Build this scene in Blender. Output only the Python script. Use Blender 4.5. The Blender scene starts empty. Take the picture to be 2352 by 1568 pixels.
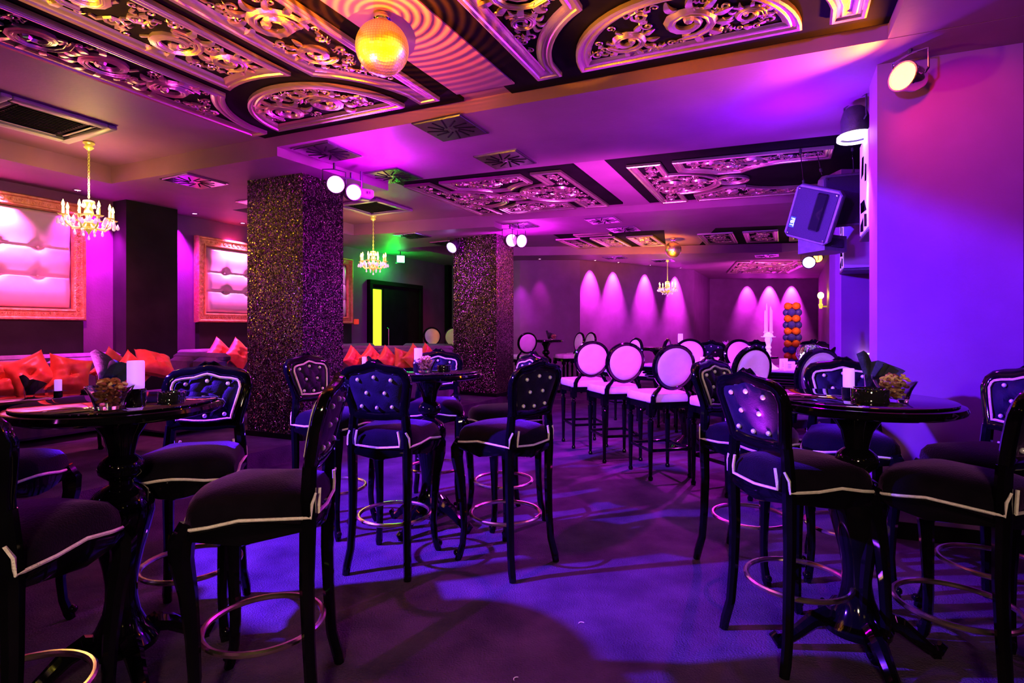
import bpy, bmesh, math, random
from mathutils import Vector, Matrix
random.seed(7)
pi = math.pi
SC = bpy.context.scene
COL = SC.collection
# ------------------------------------------------------------------ camera, world, exposure
F, CX, HY, CZ = 1250.0, 1176.0, 755.0, 1.4          # focal length (px), principal column, horizon row, eye height
cam = bpy.data.cameras.new('camera'); camo = bpy.data.objects.new('camera', cam); COL.objects.link(camo)
camo.location = (0, 0, CZ); camo.rotation_euler = (pi/2, 0, 0)
cam.sensor_width = 36; cam.lens = F/2352*36; cam.shift_y = -(784-HY)/2352.0*1.0
cam.clip_start = .05; cam.clip_end = 100
SC.camera = camo
w = bpy.data.worlds.new('world'); SC.world = w; w.use_nodes = True
w.node_tree.nodes['Background'].inputs[0].default_value = (.02, .0, .04, 1)
w.node_tree.nodes['Background'].inputs[1].default_value = .3
SC.view_settings.view_transform = 'Standard'; SC.view_settings.look = 'None'
SC.view_settings.exposure = .45; SC.view_settings.gamma = 1; SC.view_settings.use_curve_mapping = False

def P(px, py, z):                                   # point at height z seen at (px,py)
    d = (z-CZ)*F/(HY-py); return Vector(((px-CX)/F*d, d, z))
def PD(px, py, d):
    return Vector(((px-CX)/F*d, d, CZ+(HY-py)/F*d))
U = Vector((.447, .894, 0)).normalized(); V = Vector((.918, -.397, 0)).normalized()
UA = math.atan2(U.y, U.x)

MAGENTA=(1,.02,.75); PINK=(1,.1,.62); VIOLET=(.42,.0,1); BLUE=(.12,.02,1); ORANGE=(1,.22,.0); WARM=(1,.72,.15)
def lamp(name, kind, loc, energy, color, target=None, size=.05, spot=60, blend=.6, parent=None, sy=None):
    l = bpy.data.lights.new(name, kind); l.energy = energy; l.color = color
    if kind == 'AREA':
        l.size = size
        if sy: l.shape = 'RECTANGLE'; l.size_y = sy
    else: l.shadow_soft_size = size
    if kind == 'SPOT': l.spot_size = math.radians(spot); l.spot_blend = blend
    o = bpy.data.objects.new(name, l); COL.objects.link(o); o.location = loc
    if target is not None:
        o.rotation_euler = (Vector(target)-Vector(loc)).to_track_quat('-Z', 'Y').to_euler()
    return o
# --- stage lights of the room, and added spots that have no fixture
lamp('blue_stage_spot', 'SPOT', (-4.0, 2.25, 2.95), 6400, (.13,.02,1), (1.2, 5.0, 0), .05, 54, .15)
lamp('violet_stage_spot', 'SPOT', (-1.0, .2, 2.6), 700, (.3,.0,1), (2.7, 3.6, 2.2), .12, 38, 1)
lamp('magenta_flood', 'SPOT', (1.55, 5.15, 3.0), 420, (.8,.01,.9), (1.2, 7.4, .0), .1, 120, .9)
lamp('magenta_floor_spot', 'SPOT', (3.0, 7.2, 3.0), 900, (.75,.01,.9), (.4, 5.0, .0), .06, 60, .5)
lamp('rear_room_light', 'SPOT', (-.3, -1.6, 2.0), 230, (1,.6,.45), (.1, 3.0, .2), .25, 62, .5)
lamp('pillar_wash_magenta', 'POINT', (-1.42, 5.62, 2.86), 46, (.72,.0,1), None, .06)
lamp('pillar_wash_magenta_far', 'POINT', (.18, 9.55, 2.88), 80, (.85,.02,1), None, .06)
lamp('blue_wash_right', 'POINT', (2.2, 4.3, 2.66), 60, (.2,.0,1), None, .06)
lamp('blue_wash_speakers', 'SPOT', (2.3, 4.6, 2.2), 120, (.22,.04,1), (3.2, 5.6, 2.8), .06, 80, .8)
lamp('counter_spot', 'SPOT', (2.5, 4.3, 3.1), 280, (.8,.1,1), (2.3, 5.9, .98), .05, 42, .5)
lamp('seat_pink_spot', 'SPOT', (-.6, 2.4, 3.05), 170, (.8,.05,1), (1.35, 5.7, .95), .08, 30, .6)
lamp('ceiling_pink_left', 'SPOT', (-1.9, 2.4, 1.15), 150, (1,.06,.75), (-1.6, 4.0, 3.28), .1, 72, .8)  # these ceiling spots are added and float in mid-room without fixtures
lamp('ceiling_pink_right', 'SPOT', (1.1, 2.3, .95), 170, (.9,.05,1), (1.3, 2.9, 3.28), .1, 60, .8)
lamp('ceiling_warm_left', 'SPOT', (-3.1, 2.7, 2.3), 260, (1,.45,.01), (-1.6, 3.2, 3.28), .1, 80, .8)
lamp('ceiling_warm_right', 'SPOT', (-.3, 3.0, 2.7), 110, (1,.3,.01), (1.2, 3.2, 3.28), .1, 70, .8)
lamp('ceiling_pink_mid', 'SPOT', (1.4, 6.2, 1.6), 300, (1,.08,.9), (1.3, 7.3, 3.28), .15, 125, .8)
lamp('ceiling_far_amber', 'SPOT', (3.0, 10.6, 2.2), 260, (1,.35,.01), (2.9, 11.7, 3.28), .15, 92, .8)
lamp('ceiling_far_pink', 'SPOT', (6.5, 13.4, 1.8), 240, (1,.1,.8), (6.6, 15, 3.2), .15, 120, .8)
lamp('lounge_pink', 'SPOT', (-4.2, 5.2, 3.05), 230, (1,.08,.4), (-4.9, 6.4, .8), .05, 95, .8)
lamp('door_wall_violet', 'SPOT', (-.6, 8.9, 2.9), 120, (.5,.0,1), (-2.0, 13.2, 1.2), .1, 60, .9)  # added to tint the wall by the door violet
lamp('lounge_pink_far', 'SPOT', (-2.1, 8.6, 3.05), 190, (1,.08,.4), (-3.1, 9.8, .9), .05, 60, .8)

# ------------------------------------------------------------------ materials
MATS = {}
def mat(name, col=(.5,.5,.5), rough=.5, metal=0, coat=0, emit=None, es=1, trans=0, sheen=0, ior=1.45, spec=.5, alpha=1):
    if name in MATS: return MATS[name]
    m = bpy.data.materials.new(name); m.use_nodes = True; b = m.node_tree.nodes['Principled BSDF']
    I = b.inputs
    I['Base Color'].default_value = (*col, 1); I['Roughness'].default_value = rough; I['Metallic'].default_value = metal
    I['Coat Weight'].default_value = coat; I['Coat Roughness'].default_value = .04; I['IOR'].default_value = ior
    I['Transmission Weight'].default_value = trans; I['Specular IOR Level'].default_value = spec; I['Alpha'].default_value = alpha
    if sheen: I['Sheen Tint'].default_value = (.7,.25,1,1) if col[2] >= col[0] else (1,.6,.5,1); I['Sheen Weight'].default_value = sheen; I['Sheen Roughness'].default_value = .35
    if emit: I['Emission Color'].default_value = (*emit, 1); I['Emission Strength'].default_value = es
    MATS[name] = m; return m
def nodes(m): return m.node_tree.nodes, m.node_tree.links, m.node_tree.nodes['Principled BSDF']
def add_noise(m, c1, c2, scale=8, bump=.0, bscale=60, detail=5, stretch=None, rough=None):
    n, l, b = nodes(m)
    tc = n.new('ShaderNodeTexCoord'); src = tc.outputs['Object']
    if stretch:
        mp = n.new('ShaderNodeMapping'); mp.inputs['Scale'].default_value = stretch; l.new(src, mp.inputs[0]); src = mp.outputs[0]
    t = n.new('ShaderNodeTexNoise'); t.inputs['Scale'].default_value = scale; t.inputs['Detail'].default_value = detail; l.new(src, t.inputs['Vector'])
    r = n.new('ShaderNodeValToRGB'); r.color_ramp.elements[0].position = .3; r.color_ramp.elements[1].position = .7
    r.color_ramp.elements[0].color = (*c1, 1); r.color_ramp.elements[1].color = (*c2, 1)
    l.new(t.outputs['Fac'], r.inputs[0]); l.new(r.outputs[0], b.inputs['Base Color'])
    if bump:
        t2 = n.new('ShaderNodeTexNoise'); t2.inputs['Scale'].default_value = bscale; t2.inputs['Detail'].default_value = 3; l.new(src, t2.inputs['Vector'])
        bp = n.new('ShaderNodeBump'); bp.inputs['Strength'].default_value = bump; bp.inputs['Distance'].default_value = .01
        l.new(t2.outputs['Fac'], bp.inputs['Height']); l.new(bp.outputs[0], b.inputs['Normal'])
    return m
LACQ = add_noise(mat('black_lacquer', (.002,.002,.003), .07, spec=.42), (.0015,.0015,.002), (.003,.003,.004), 6)
VELV = add_noise(mat('black_velvet', (.004,.003,.006), .85, sheen=.25, spec=.06), (.003,.002,.005), (.006,.004,.009), 14, .3, 160)
TUFT = add_noise(mat('blue_black_velvet', (.008,.007,.02), .6, sheen=.25, spec=.12), (.006,.005,.015), (.012,.01,.028), 14, .2, 160)
ROPE = add_noise(mat('white_rope', (.9,.85,.72), .6), (.8,.74,.6), (.95,.9,.8), 60, .6, 220)
CRYS = mat('crystal_button', (.95,.97,1), .3, metal=.25, coat=1)
GOLD = add_noise(mat('brass_ring', (.95,.78,.5), .24, metal=1), (.9,.7,.42), (1,.86,.6), 12)
CREAM = add_noise(mat('cream_leather', (.85,.78,.78), .42), (.78,.7,.7), (.9,.84,.84), 9, .25, 130)
CARVE = add_noise(mat('silvered_gold_carving', (.9,.72,.58), .3, metal=.9), (.82,.62,.48), (.96,.82,.7), 5, .15, 90)
BLACKB = add_noise(mat('matt_black_board', (.004,.003,.005), .8, spec=.1), (.003,.002,.003), (.007,.005,.008), 5)
CEIL = add_noise(mat('ceiling_paint', (.29,.12,.25), .55), (.26,.11,.22), (.32,.135,.28), 2.2, .12, 30)
WALL = add_noise(mat('plum_wall_paint', (.2,.06,.21), .6), (.175,.05,.18), (.225,.07,.24), 3, .15, 50)
WALLD = add_noise(mat('dark_wall_paint', (.02,.015,.02), .7, spec=.2), (.015,.012,.015), (.026,.02,.026), 3, .1, 50)
PILR = add_noise(mat('pale_pillar_paint', (.27,.1,.31), .55), (.25,.09,.285), (.29,.11,.335), 3, .1, 40)
CARPET = add_noise(mat('carpet', (.065,.045,.075), .95, spec=.1), (.035,.024,.045), (.095,.062,.105), 3.2, .9, 110, 8)
SATIN = add_noise(mat('orange_satin', (.85,.12,.05), .38, sheen=.3), (.7,.08,.03), (.95,.18,.08), 7, .3, 14)
SOFA = add_noise(mat('purple_sofa_fabric', (.09,.05,.1), .8, sheen=.5), (.07,.035,.08), (.12,.07,.13), 12, .3, 120)
PINKL = add_noise(mat('white_satin_padding', (.82,.62,.72), .3), (.76,.56,.66), (.88,.68,.78), 3, .05, 12)
FRAMEG = add_noise(mat('gilded_frame', (.9,.42,.18), .35, metal=.6), (.8,.32,.12), (1,.55,.28), 20, .8, 60)
CHROME = mat('chrome', (.85,.85,.9), .08, metal=1)
PLASTIC = add_noise(mat('dark_plastic', (.03,.03,.04), .4), (.02,.02,.03), (.04,.04,.05), 20, .3, 200)
SPEAK = add_noise(mat('grey_speaker_shell', (.13,.12,.15), .4), (.11,.1,.13), (.16,.15,.18), 20, .3, 150)
GRILLE = add_noise(mat('speaker_grille', (.05,.045,.07), .55, metal=.2), (.035,.03,.05), (.07,.06,.09), 160, .8, 400)
WHITE = add_noise(mat('white_card', (.9,.9,.9), .5), (.85,.85,.85), (.94,.94,.94), 10)
GLASS = mat('clear_glass', (1,1,1), .02, trans=1, ior=1.45)
TGLASS = mat('table_glass', (.004,.004,.006), .015, ior=2.3)
SMOKE = mat('black_glass', (.01,.01,.012), .04, coat=1)
FROST = mat('frosted_candle_glass', (.8,.62,.95), .5, trans=.25, emit=(.55,.2,.9), es=.5)
NAPK = add_noise(mat('black_napkin', (.015,.02,.02), .8), (.01,.014,.014), (.03,.04,.04), 20, .3, 90)
ALM = add_noise(mat('almond_skin', (.3,.09,.03), .5), (.2,.05,.02), (.42,.14,.05), 30, .4, 80)
NUT = add_noise(mat('roasted_cashew', (.8,.55,.25), .45), (.65,.38,.14), (.9,.7,.38), 20, .2, 60)
YWAX = mat('candle_tube', (.9,.75,.3), .5, emit=(1,.7,.05), es=.8)
FLAME = mat('warm_bulb', (1,.8,.3), .5, emit=(1,.75,.08), es=26)
CRD = mat('crystal_drop', (.95,.8,.95), .1, metal=.4, emit=(.95,.5,.6), es=.5)  # bulb light in the drops is put in as a glow
YGLASS = mat('yellow_cut_glass', (.85,.75,.25), .15, metal=.4, emit=(.9,.7,.05), es=.25)
LENSM = mat('magenta_lens', (1,.6,1), .3, emit=(1,.12,1), es=26)
LENSO = mat('orange_lens', (1,.6,.2), .3, emit=(1,.22,.02), es=16)
LENSB = mat('blue_white_lens', (.7,.6,1), .3, emit=(.45,.25,1), es=9)
DOWN = mat('downlight_glow', (1,.7,1), .3, emit=(1,.3,1), es=9)
GREEN = mat('exit_sign_face', (.3,1,.6), .4, emit=(.12,1,.3), es=6)
YDOOR = mat('lit_door_pane', (.8,1,.1), .4, emit=(.62,.9,.01), es=1.1)
MIRR = mat('mirror_tile', (1,.85,.7), .3, metal=1)
RUBY = mat('red_plastic', (.8,.03,.03), .4, emit=(1,.05,.03), es=.4)
WGLOW = mat('white_glow', (1,1,1), .4, emit=(.85,.7,1), es=3)  # plain glow, also on the shelf and speaker lettering, which are no lamps
BALO = mat('orange_balloon', (.95,.16,.02), .12, coat=.6, sheen=.1)
BALB = mat('blue_balloon', (.06,.04,.5), .12, coat=.6)
FLOW = add_noise(mat('pink_petals', (.85,.2,.45), .6), (.7,.08,.3), (.95,.4,.6), 40, .3, 60)
def glitter(name, c, seed):
    m = mat(name, c, .28, metal=.9); n, l, b = nodes(m)
    tc = n.new('ShaderNodeTexCoord'); mp = n.new('ShaderNodeMapping'); mp.inputs['Location'].default_value = (seed, seed*.7, 0); l.new(tc.outputs['Object'], mp.inputs[0])
    vo = n.new('ShaderNodeTexVoronoi'); vo.inputs['Scale'].default_value = 105; l.new(mp.outputs[0], vo.inputs['Vector'])
    ge = n.new('ShaderNodeNewGeometry')
    sub = n.new('ShaderNodeVectorMath'); sub.operation = 'SUBTRACT'; sub.inputs[1].default_value = (.5,.5,.5); l.new(vo.outputs['Color'], sub.inputs[0])
    sc = n.new('ShaderNodeVectorMath'); sc.operation = 'SCALE'; sc.inputs['Scale'].default_value = 1.5; l.new(sub.outputs[0], sc.inputs[0])
    ad = n.new('ShaderNodeVectorMath'); ad.operation = 'ADD'; l.new(ge.outputs['Normal'], ad.inputs[0]); l.new(sc.outputs[0], ad.inputs[1])
    no = n.new('ShaderNodeVectorMath'); no.operation = 'NORMALIZE'; l.new(ad.outputs[0], no.inputs[0]); l.new(no.outputs[0], b.inputs['Normal'])
    hs = n.new('ShaderNodeSeparateColor'); l.new(vo.outputs['Color'], hs.inputs[0])
    rp = n.new('ShaderNodeValToRGB'); rp.color_ramp.elements[0].color = (*[x*.06 for x in c], 1); rp.color_ramp.elements[1].color = (*c, 1)
    rp.color_ramp.elements[0].position = .72; rp.color_ramp.elements[1].position = .97
    l.new(hs.outputs[0], rp.inputs[0]); l.new(rp.outputs[0], b.inputs['Base Color'])
    return m
GLIT = glitter('sequin_pillar_cladding', (.6,.42,.45), 1.3)

# ------------------------------------------------------------------ mesh helpers
class MB:
    def __init__(s): s.v = []; s.f = []; s.M = Matrix()
    def add(s, vs, fs):
        k = len(s.v); s.v += [s.M @ Vector(p) for p in vs]; s.f += [[i+k for i in f] for f in fs]; return s
    def box(s, c, d, rz=0, tap=1):
        hx, hy, hz = d[0]/2, d[1]/2, d[2]/2; R = Matrix.Rotation(rz, 3, 'Z'); c = Vector(c)
        vs = []
        for z, t in ((-hz, 1), (hz, tap)):
            for x, y in ((-hx,-hy),(hx,-hy),(hx,hy),(-hx,hy)): vs.append(c + R @ Vector((x*t, y*t, z)))
        return s.add(vs, [[3,2,1,0],[4,5,6,7],[0,1,5,4],[1,2,6,5],[2,3,7,6],[3,0,4,7]])
    def rbox(s, c, d, r=.01, rz=0, rx=0):
        """box with chamfered edges"""
        hx, hy, hz = d[0]/2, d[1]/2, d[2]/2; R = Matrix.Rotation(rz, 3, 'Z') @ Matrix.Rotation(rx, 3, 'X'); c = Vector(c)
        loops = []
        for z, k in ((-hz, r), (-hz+r, 0), (hz-r, 0), (hz, r)):
            a, b = hx-k, hy-k; q = r
            loops.append([(a-q,-b,z),(a,-b+q,z),(a,b-q,z),(a-q,b,z),(-a+q,b,z),(-a,b-q,z),(-a,-b+q,z),(-a+q,-b,z)])
        vs = [c + R @ Vector(p) for L in loops for p in L]; fs = []
        for i in range(3):
            for j in range(8): fs.append([i*8+j, i*8+(j+1)%8, (i+1)*8+(j+1)%8, (i+1)*8+j])
        fs.append(list(range(7,-1,-1))); fs.append(list(range(24,32)))
        return s.add(vs, fs)
    def prism(s, poly, z0, z1):
        a = sum(poly[i][0]*poly[(i+1)%len(poly)][1]-poly[(i+1)%len(poly)][0]*poly[i][1] for i in range(len(poly)))
        if a < 0: poly = poly[::-1]
        n = len(poly)
        return s.add([(p[0],p[1],z0) for p in poly]+[(p[0],p[1],z1) for p in poly],
              [list(range(n-1,-1,-1)), list(range(n,2*n))]+[[i,(i+1)%n,(i+1)%n+n,i+n] for i in range(n)])
    def lathe(s, prof, seg=20, c=(0,0,0), cap=True, sx=1, sy=1):
        vs = []; fs = []; c = Vector(c)
        for r, z in prof:
            for k in range(seg):
                a = 2*pi*k/seg; vs.append(c+Vector((r*math.cos(a)*sx, r*math.sin(a)*sy, z)))
        for i in range(len(prof)-1):
            for k in range(seg):
                fs.append([i*seg+k, i*seg+(k+1)%seg, (i+1)*seg+(k+1)%seg, (i+1)*seg+k])
        if cap: fs.append(list(range(seg-1,-1,-1))); fs.append([(len(prof)-1)*seg+k for k in range(seg)])
        return s.add(vs, fs)
    def tube(s, pts, r, seg=8, closed=False, sq=1.0, cap=True, up=None):
        """sweep; r number or list; sq squashes the second axis"""
        pts = [Vector(p) for p in pts]; n = len(pts); rs = r if isinstance(r, (list, tuple)) else [r]*n
        vs = []; fs = []; prev = None
        for i, p in enumerate(pts):
            if closed: t = pts[(i+1)%n]-pts[i-1]
            else: t = pts[min(i+1,n-1)]-pts[max(i-1,0)]
            t.normalize()
            if prev is None:
                a = Vector(up) if up else (Vector((0,0,1)) if abs(t.z) < .9 else Vector((0,1,0)))
                x = t.cross(a).normalized()
            else: x = (prev - t*prev.dot(t)).normalized()
            if up:
                a = Vector(up); x = t.cross(a)
                x = x.normalized() if x.length > 1e-4 else prev
            prev = x; y = t.cross(x).normalized()
            for k in range(seg):
                a = 2*pi*(k+.5)/seg; vs.append(p + x*math.cos(a)*rs[i] + y*math.sin(a)*rs[i]*sq)
        m = n if closed else n-1
        for i in range(m):
            for k in range(seg):
                j = (i+1) % n
                fs.append([i*seg+k, i*seg+(k+1)%seg, j*seg+(k+1)%seg, j*seg+k])
        if not closed and cap: fs.append(list(range(seg-1,-1,-1))); fs.append([(n-1)*seg+k for k in range(seg)])
        return s.add(vs, fs)
    def ball(s, c, r, seg=8, rings=5, sz=1):
        pr = [(max(1e-4, r*math.sin(pi*i/rings)), -r*sz*math.cos(pi*i/rings)) for i in range(rings+1)]
        return s.lathe(pr, seg, c, False)
    def grid(s, fn, nu, nv, flip=False):
        vs = [fn(i/nu, j/nv) for j in range(nv+1) for i in range(nu+1)]; fs = []
        for j in range(nv):
            for i in range(nu):
                q = [j*(nu+1)+i, j*(nu+1)+i+1, (j+1)*(nu+1)+i+1, (j+1)*(nu+1)+i]; fs.append(q[::-1] if flip else q)
        return s.add(vs, fs)
    def mesh(s, name, material, smooth=True):
        me = bpy.data.meshes.new(name); me.from_pydata([tuple(p) for p in s.v], [], s.f)
        me.materials.append(material)
        me.update()
        if smooth:
            me.polygons.foreach_set('use_smooth', [True]*len(me.polygons))
            try: me.set_sharp_from_angle(angle=math.radians(38))
            except Exception: pass
        return me
    def build(s, name, material, parent=None, smooth=True, loc=None, **kw):
        o = bpy.data.objects.new(name, s.mesh(name, material, smooth)); COL.objects.link(o)
        if parent is not None: o.parent = parent
        if loc is not None: o.location = loc
        for k, v in kw.items(): o[k] = v
        return o
def tag(o, label=None, cat=None, group=None, kind=None):
    if label: o['label'] = label
    if cat: o['category'] = cat
    if group: o['group'] = group
    if kind: o['kind'] = kind
    return o
def thing(name, label, cat, loc=(0,0,0), rz=0, group=None):
    o = bpy.data.objects.new(name, None); o.empty_display_size = .1; COL.objects.link(o)
    o.location = loc; o.rotation_euler = (0,0,rz); return tag(o, label, cat, group)
def struct(name, mb, m, smooth=False): return tag(mb.build(name, m, smooth=smooth), kind='structure')
def inst(me, name, parent, loc=(0,0,0), rot=(0,0,0), sc=(1,1,1)):
    o = bpy.data.objects.new(name, me); COL.objects.link(o); o.parent = parent; o.location = loc; o.rotation_euler = rot; o.scale = sc; return o
def copy_tree(o, parent=None):
    c = o.copy(); COL.objects.link(c); c.parent = parent
    for ch in KIDS.get(o.name, None) or list(o.children): copy_tree(ch, c)
    return c
KIDS = {}
def dup(root, label, loc, rz, group=None, cat=None):
    r = copy_tree(root); r.location = loc; r.rotation_euler = (0,0,rz); r['label'] = label
    if group: r['group'] = group
    return r
def head(dx, dy): return math.atan2(dy, dx) - pi/2       # z-turn that points local +Y along (dx,dy)

# ------------------------------------------------------------------ room shell
def v2(p): return (p.x, p.y)
W0 = Vector((-5.07, 7.15, 0)); WD = Vector((.44, .898, 0)).normalized(); WN = Vector((WD.y, -WD.x, 0))
R0 = W0 - WN*.3                                       # niche back line
def wl(t, off=0): p = R0 + WD*t + WN*off; return (p.x, p.y)
def wall_run(name, pts, m, z0=0, z1=3.4, th=.12):
    """wall with thickness growing to the left of the direction of travel"""
    mb = MB()
    for a, b in zip(pts[:-1], pts[1:]):
        a = Vector((*a,0)); b = Vector((*b,0)); t = (b-a).normalized(); n = Vector((-t.y, t.x, 0))*th
        mb.prism([v2(a), v2(b), v2(b+n), v2(a+n)], z0, z1)
    return struct(name, mb, m)
fl = MB().prism([(-14,-6),(14,-6),(14,20),(-14,20)], -.1, 0); struct('floor', fl, CARPET)
struct('ceiling', MB().prism([(-14,-6),(14,-6),(14,20),(-14,20)], 3.3, 3.4), CEIL)
wall_run('wall_left', [wl(-13), wl(8.24)], WALL)
wall_run('wall_back', [wl(8.24), (-.3,13.75), (.2,13.5), (1.68,13.45), (5.26,15.74), (6.72,18.5), (10.4,18.5)], WALL)
wall_run('wall_right', [(10.4,18.5), (6.93,11.8), (3.86,6.5), (8.0,6.5), (8.0,-3.6)], WALL)
wall_run('wall_front', [(8.0,-3.6), wl(-13)], WALL)
struct('trim_1', MB().prism([wl(8.05,-.02), wl(8.24,-.02), wl(8.24,.12), wl(8.05,.12)], .0, 3.1), BLACKB)
# piers between the niches along the left wall
for i, (t0, t1) in enumerate(((-3.6,-2.6), (.0,.68), (2.62,2.95))):
    struct('trim_%d' % (i+2), MB().prism([wl(t0,-.05), wl(t1,-.05), wl(t1,.3), wl(t0,.3)], .1, 3.1), WALLD)
# raised lounge platform and the low far step
E0 = Vector((-3.35,3.88,0)); ED = Vector((.476,.879,0)).normalized()
e = lambda t: v2(E0+ED*t)
struct('platform_floor', MB().prism([e(-8), e(6.45), (-.1,10.2), (-.1,15), (-14,15), (-14,-5)], .0, .18), CARPET)
struct('step_floor', MB().prism([(-.15,10.2), (7,10.2), (12,19), (-.15,19)], .0, .07), CARPET)
struct('baseboard_right', MB().prism([(2.46,3.68),(3.2,3.385),(3.21,3.41),(2.47,3.71)], 0, .11), BLACKB)
# right pier, wall stub
a = Vector((2.476,3.69,0)); b = Vector((3.2,3.405,0)); sd = U*.38
struct('wall_pier_right', MB().prism([v2(a), v2(b), v2(b+sd), v2(a+sd)], 0, 3.19), PILR)
# soffits
ZL, ZH = 3.10, 3.19
L1a, L1b, L1c = (-4.70,6.38), (-2.31,5.353), (2.95,3.10)
L2a, L2b, L2c = (-4.0,7.78), (-1.52,6.69), (3.2,4.95)
L3a, L3b, L3c = (-2.88,9.9), (-.30,9.06), (5.6,7.2)
L4a, L4b, L4c = (-2.1,11.4), (.25,10.45), (6.5,9.0)
struct('ceiling_soffit_left', MB().prism([(-9.6,-3.2), (-8.9,-3.2), L1a, L2a, L3a, L4a, (-1.4,12.7), (-.9,13.9), wl(8.3,-.1), wl(-13,-.1)], ZL, 3.31), CEIL)
struct('ceiling_beam_low', MB().prism([L1a, L1b, L2b, L2a], ZL, 3.31), CEIL)
struct('ceiling_beam_near', MB().prism([L1b, L1c, (7.8,1.2), (7.8,3.2), L2c, L2b], ZH, 3.31), CEIL)
struct('ceiling_beam_mid_low', MB().prism([L3a, L3b, L4b, L4a], ZL, 3.31), CEIL)
struct('ceiling_beam_mid', MB().prism([L3b, L3c, L4c, L4b], ZH, 3.31), CEIL)
struct('ceiling_soffit_far', MB().prism([(-1.4,12.7), (0,12.65), (6.0,12.1), (6.6,11.2),(11,11.2),(11,19),(6,19),(4,16),(1.5,14),(-1,14)], ZL, 3.31), CEIL)
struct('ceiling_soffit_right', MB().prism([(2.32,3.36),(3.4,2.9),(7.9,1.0),(7.9,-3.5),(-.9,-3.5)], ZH, 3.31), CEIL)
struct('ceiling_field_black_left', MB().prism([v2(Vector((-1.53,4.79,0))+V*x+U*y) for x,y in ((-1.06,.16),(1.16,.16),(1.16,-7.5),(-1.06,-7.5))], 3.272, 3.3), BLACKB)
struct('ceiling_field_black_right', MB().prism([v2(Vector((1.14,3.62,0))+V*x+U*y) for x,y in ((-1.34,.2),(1.32,.2),(1.32,-7.0),(-1.34,-7.0))], 3.272, 3.3), BLACKB)
V2 = Vector((.945,-.325,0)).normalized()
struct('ceiling_field_black_mid', MB().prism([v2(Vector((.03,7.6,0))+V2*x+U*y) for x,y in ((-1.1,1.08),(1.22,1.08),(1.22,-1.3),(-1.1,-1.3))], 3.272, 3.3), BLACKB)
struct('ceiling_field_blue_mid', MB().prism([v2(Vector((2.73,6.75,0))+V2*x+U*y) for x,y in ((-1.22,1.06),(1.6,1.06),(1.6,-1.3),(-1.22,-1.3))], 3.272, 3.3), BLACKB)
struct('ceiling_field_black_far', MB().prism([(.7,10.5),(6.1,9.3),(7.2,11.7),(1.5,12.6)], 3.272, 3.3), BLACKB)
struct('ceiling_slab_far', MB().prism([(2.85,10.2),(3.75,10.0),(4.15,12.05),(3.45,12.2)], 3.262, 3.28), CEIL)
struct('ceiling_slab_near', MB().prism([(-.44,4.33),(.02,4.14),(-2.17,0),(-2.69,0)], 3.262, 3.28), CEIL)

# glitter clad pillars
def pillar(name, c, lft, s, label):
    c = Vector((*c,0)); l = Vector((*lft,0)); u = U*s
    o = thing(name, label, 'pillar', (c.x, c.y, .18))
    mb = MB(); mb.M = Matrix.Translation(-Vector((c.x,c.y,.18)))
    mb.prism([v2(c), v2(c+u), v2(l+u), v2(l)], .19, 3.1); mb.build('cladding', GLIT, o, False)
    mb = MB(); mb.M = Matrix.Translation(-Vector((c.x,c.y,.18))); k = .012
    mb.prism([v2(c+(c-l).normalized()*k-U*k), v2(c+u+(c-l).normalized()*k+U*k), v2(l+u-(c-l).normalized()*k+U*k), v2(l-(c-l).normalized()*k-U*k)], .18, .24); mb.build('plinth', BLACKB, o, False)
pillar('glitter_pillar', (-2.28,5.93), (-3.04,6.25), .607, 'nearer square pillar clad in glittering sequins, beside the left tables')
pillar('glitter_pillar', (-.28,9.71), (-1.10,10.23), .69, 'farther square glitter pillar, behind the centre table')

# ------------------------------------------------------------------ carved ceiling panels
def arc(c, r, a0, a1, n):
    return [(c[0]+r*math.cos(math.radians(a0+(a1-a0)*i/n)), c[1]+r*math.sin(math.radians(a0+(a1-a0)*i/n))) for i in range(n+1)]
def ccw(p):
    a = sum(p[i][0]*p[(i+1)%len(p)][1]-p[(i+1)%len(p)][0]*p[i][1] for i in range(len(p)))
    return p if a > 0 else p[::-1]
def inset(p, k):
    n = len(p); out = []
    for i in range(n):
        a = Vector(p[i-1]); b = Vector(p[i]); c = Vector(p[(i+1)%n])
        d1 = (b-a).normalized(); d2 = (c-b).normalized(); n1 = Vector((-d1.y,d1.x)); n2 = Vector((-d2.y,d2.x))
        m = n1+n2; m = m/ max(.35, m.length_squared/2) if m.length > 1e-6 else n1
        out.append(tuple(b+m*k))
    return out
def sdist(p, poly):
    x, y = p; ins = False; best = 9
    n = len(poly)
    for i in range(n):
        x1,y1 = poly[i-1]; x2,y2 = poly[i]
        if (y1 > y) != (y2 > y) and x < (x2-x1)*(y-y1)/(y2-y1)+x1: ins = not ins
        dx, dy = x2-x1, y2-y1; L = dx*dx+dy*dy
        t = max(0, min(1, ((x-x1)*dx+(y-y1)*dy)/L)) if L else 0
        d = math.hypot(x-x1-t*dx, y-y1-t*dy)
        if d < best: best = d
    return best if ins else -best
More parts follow.
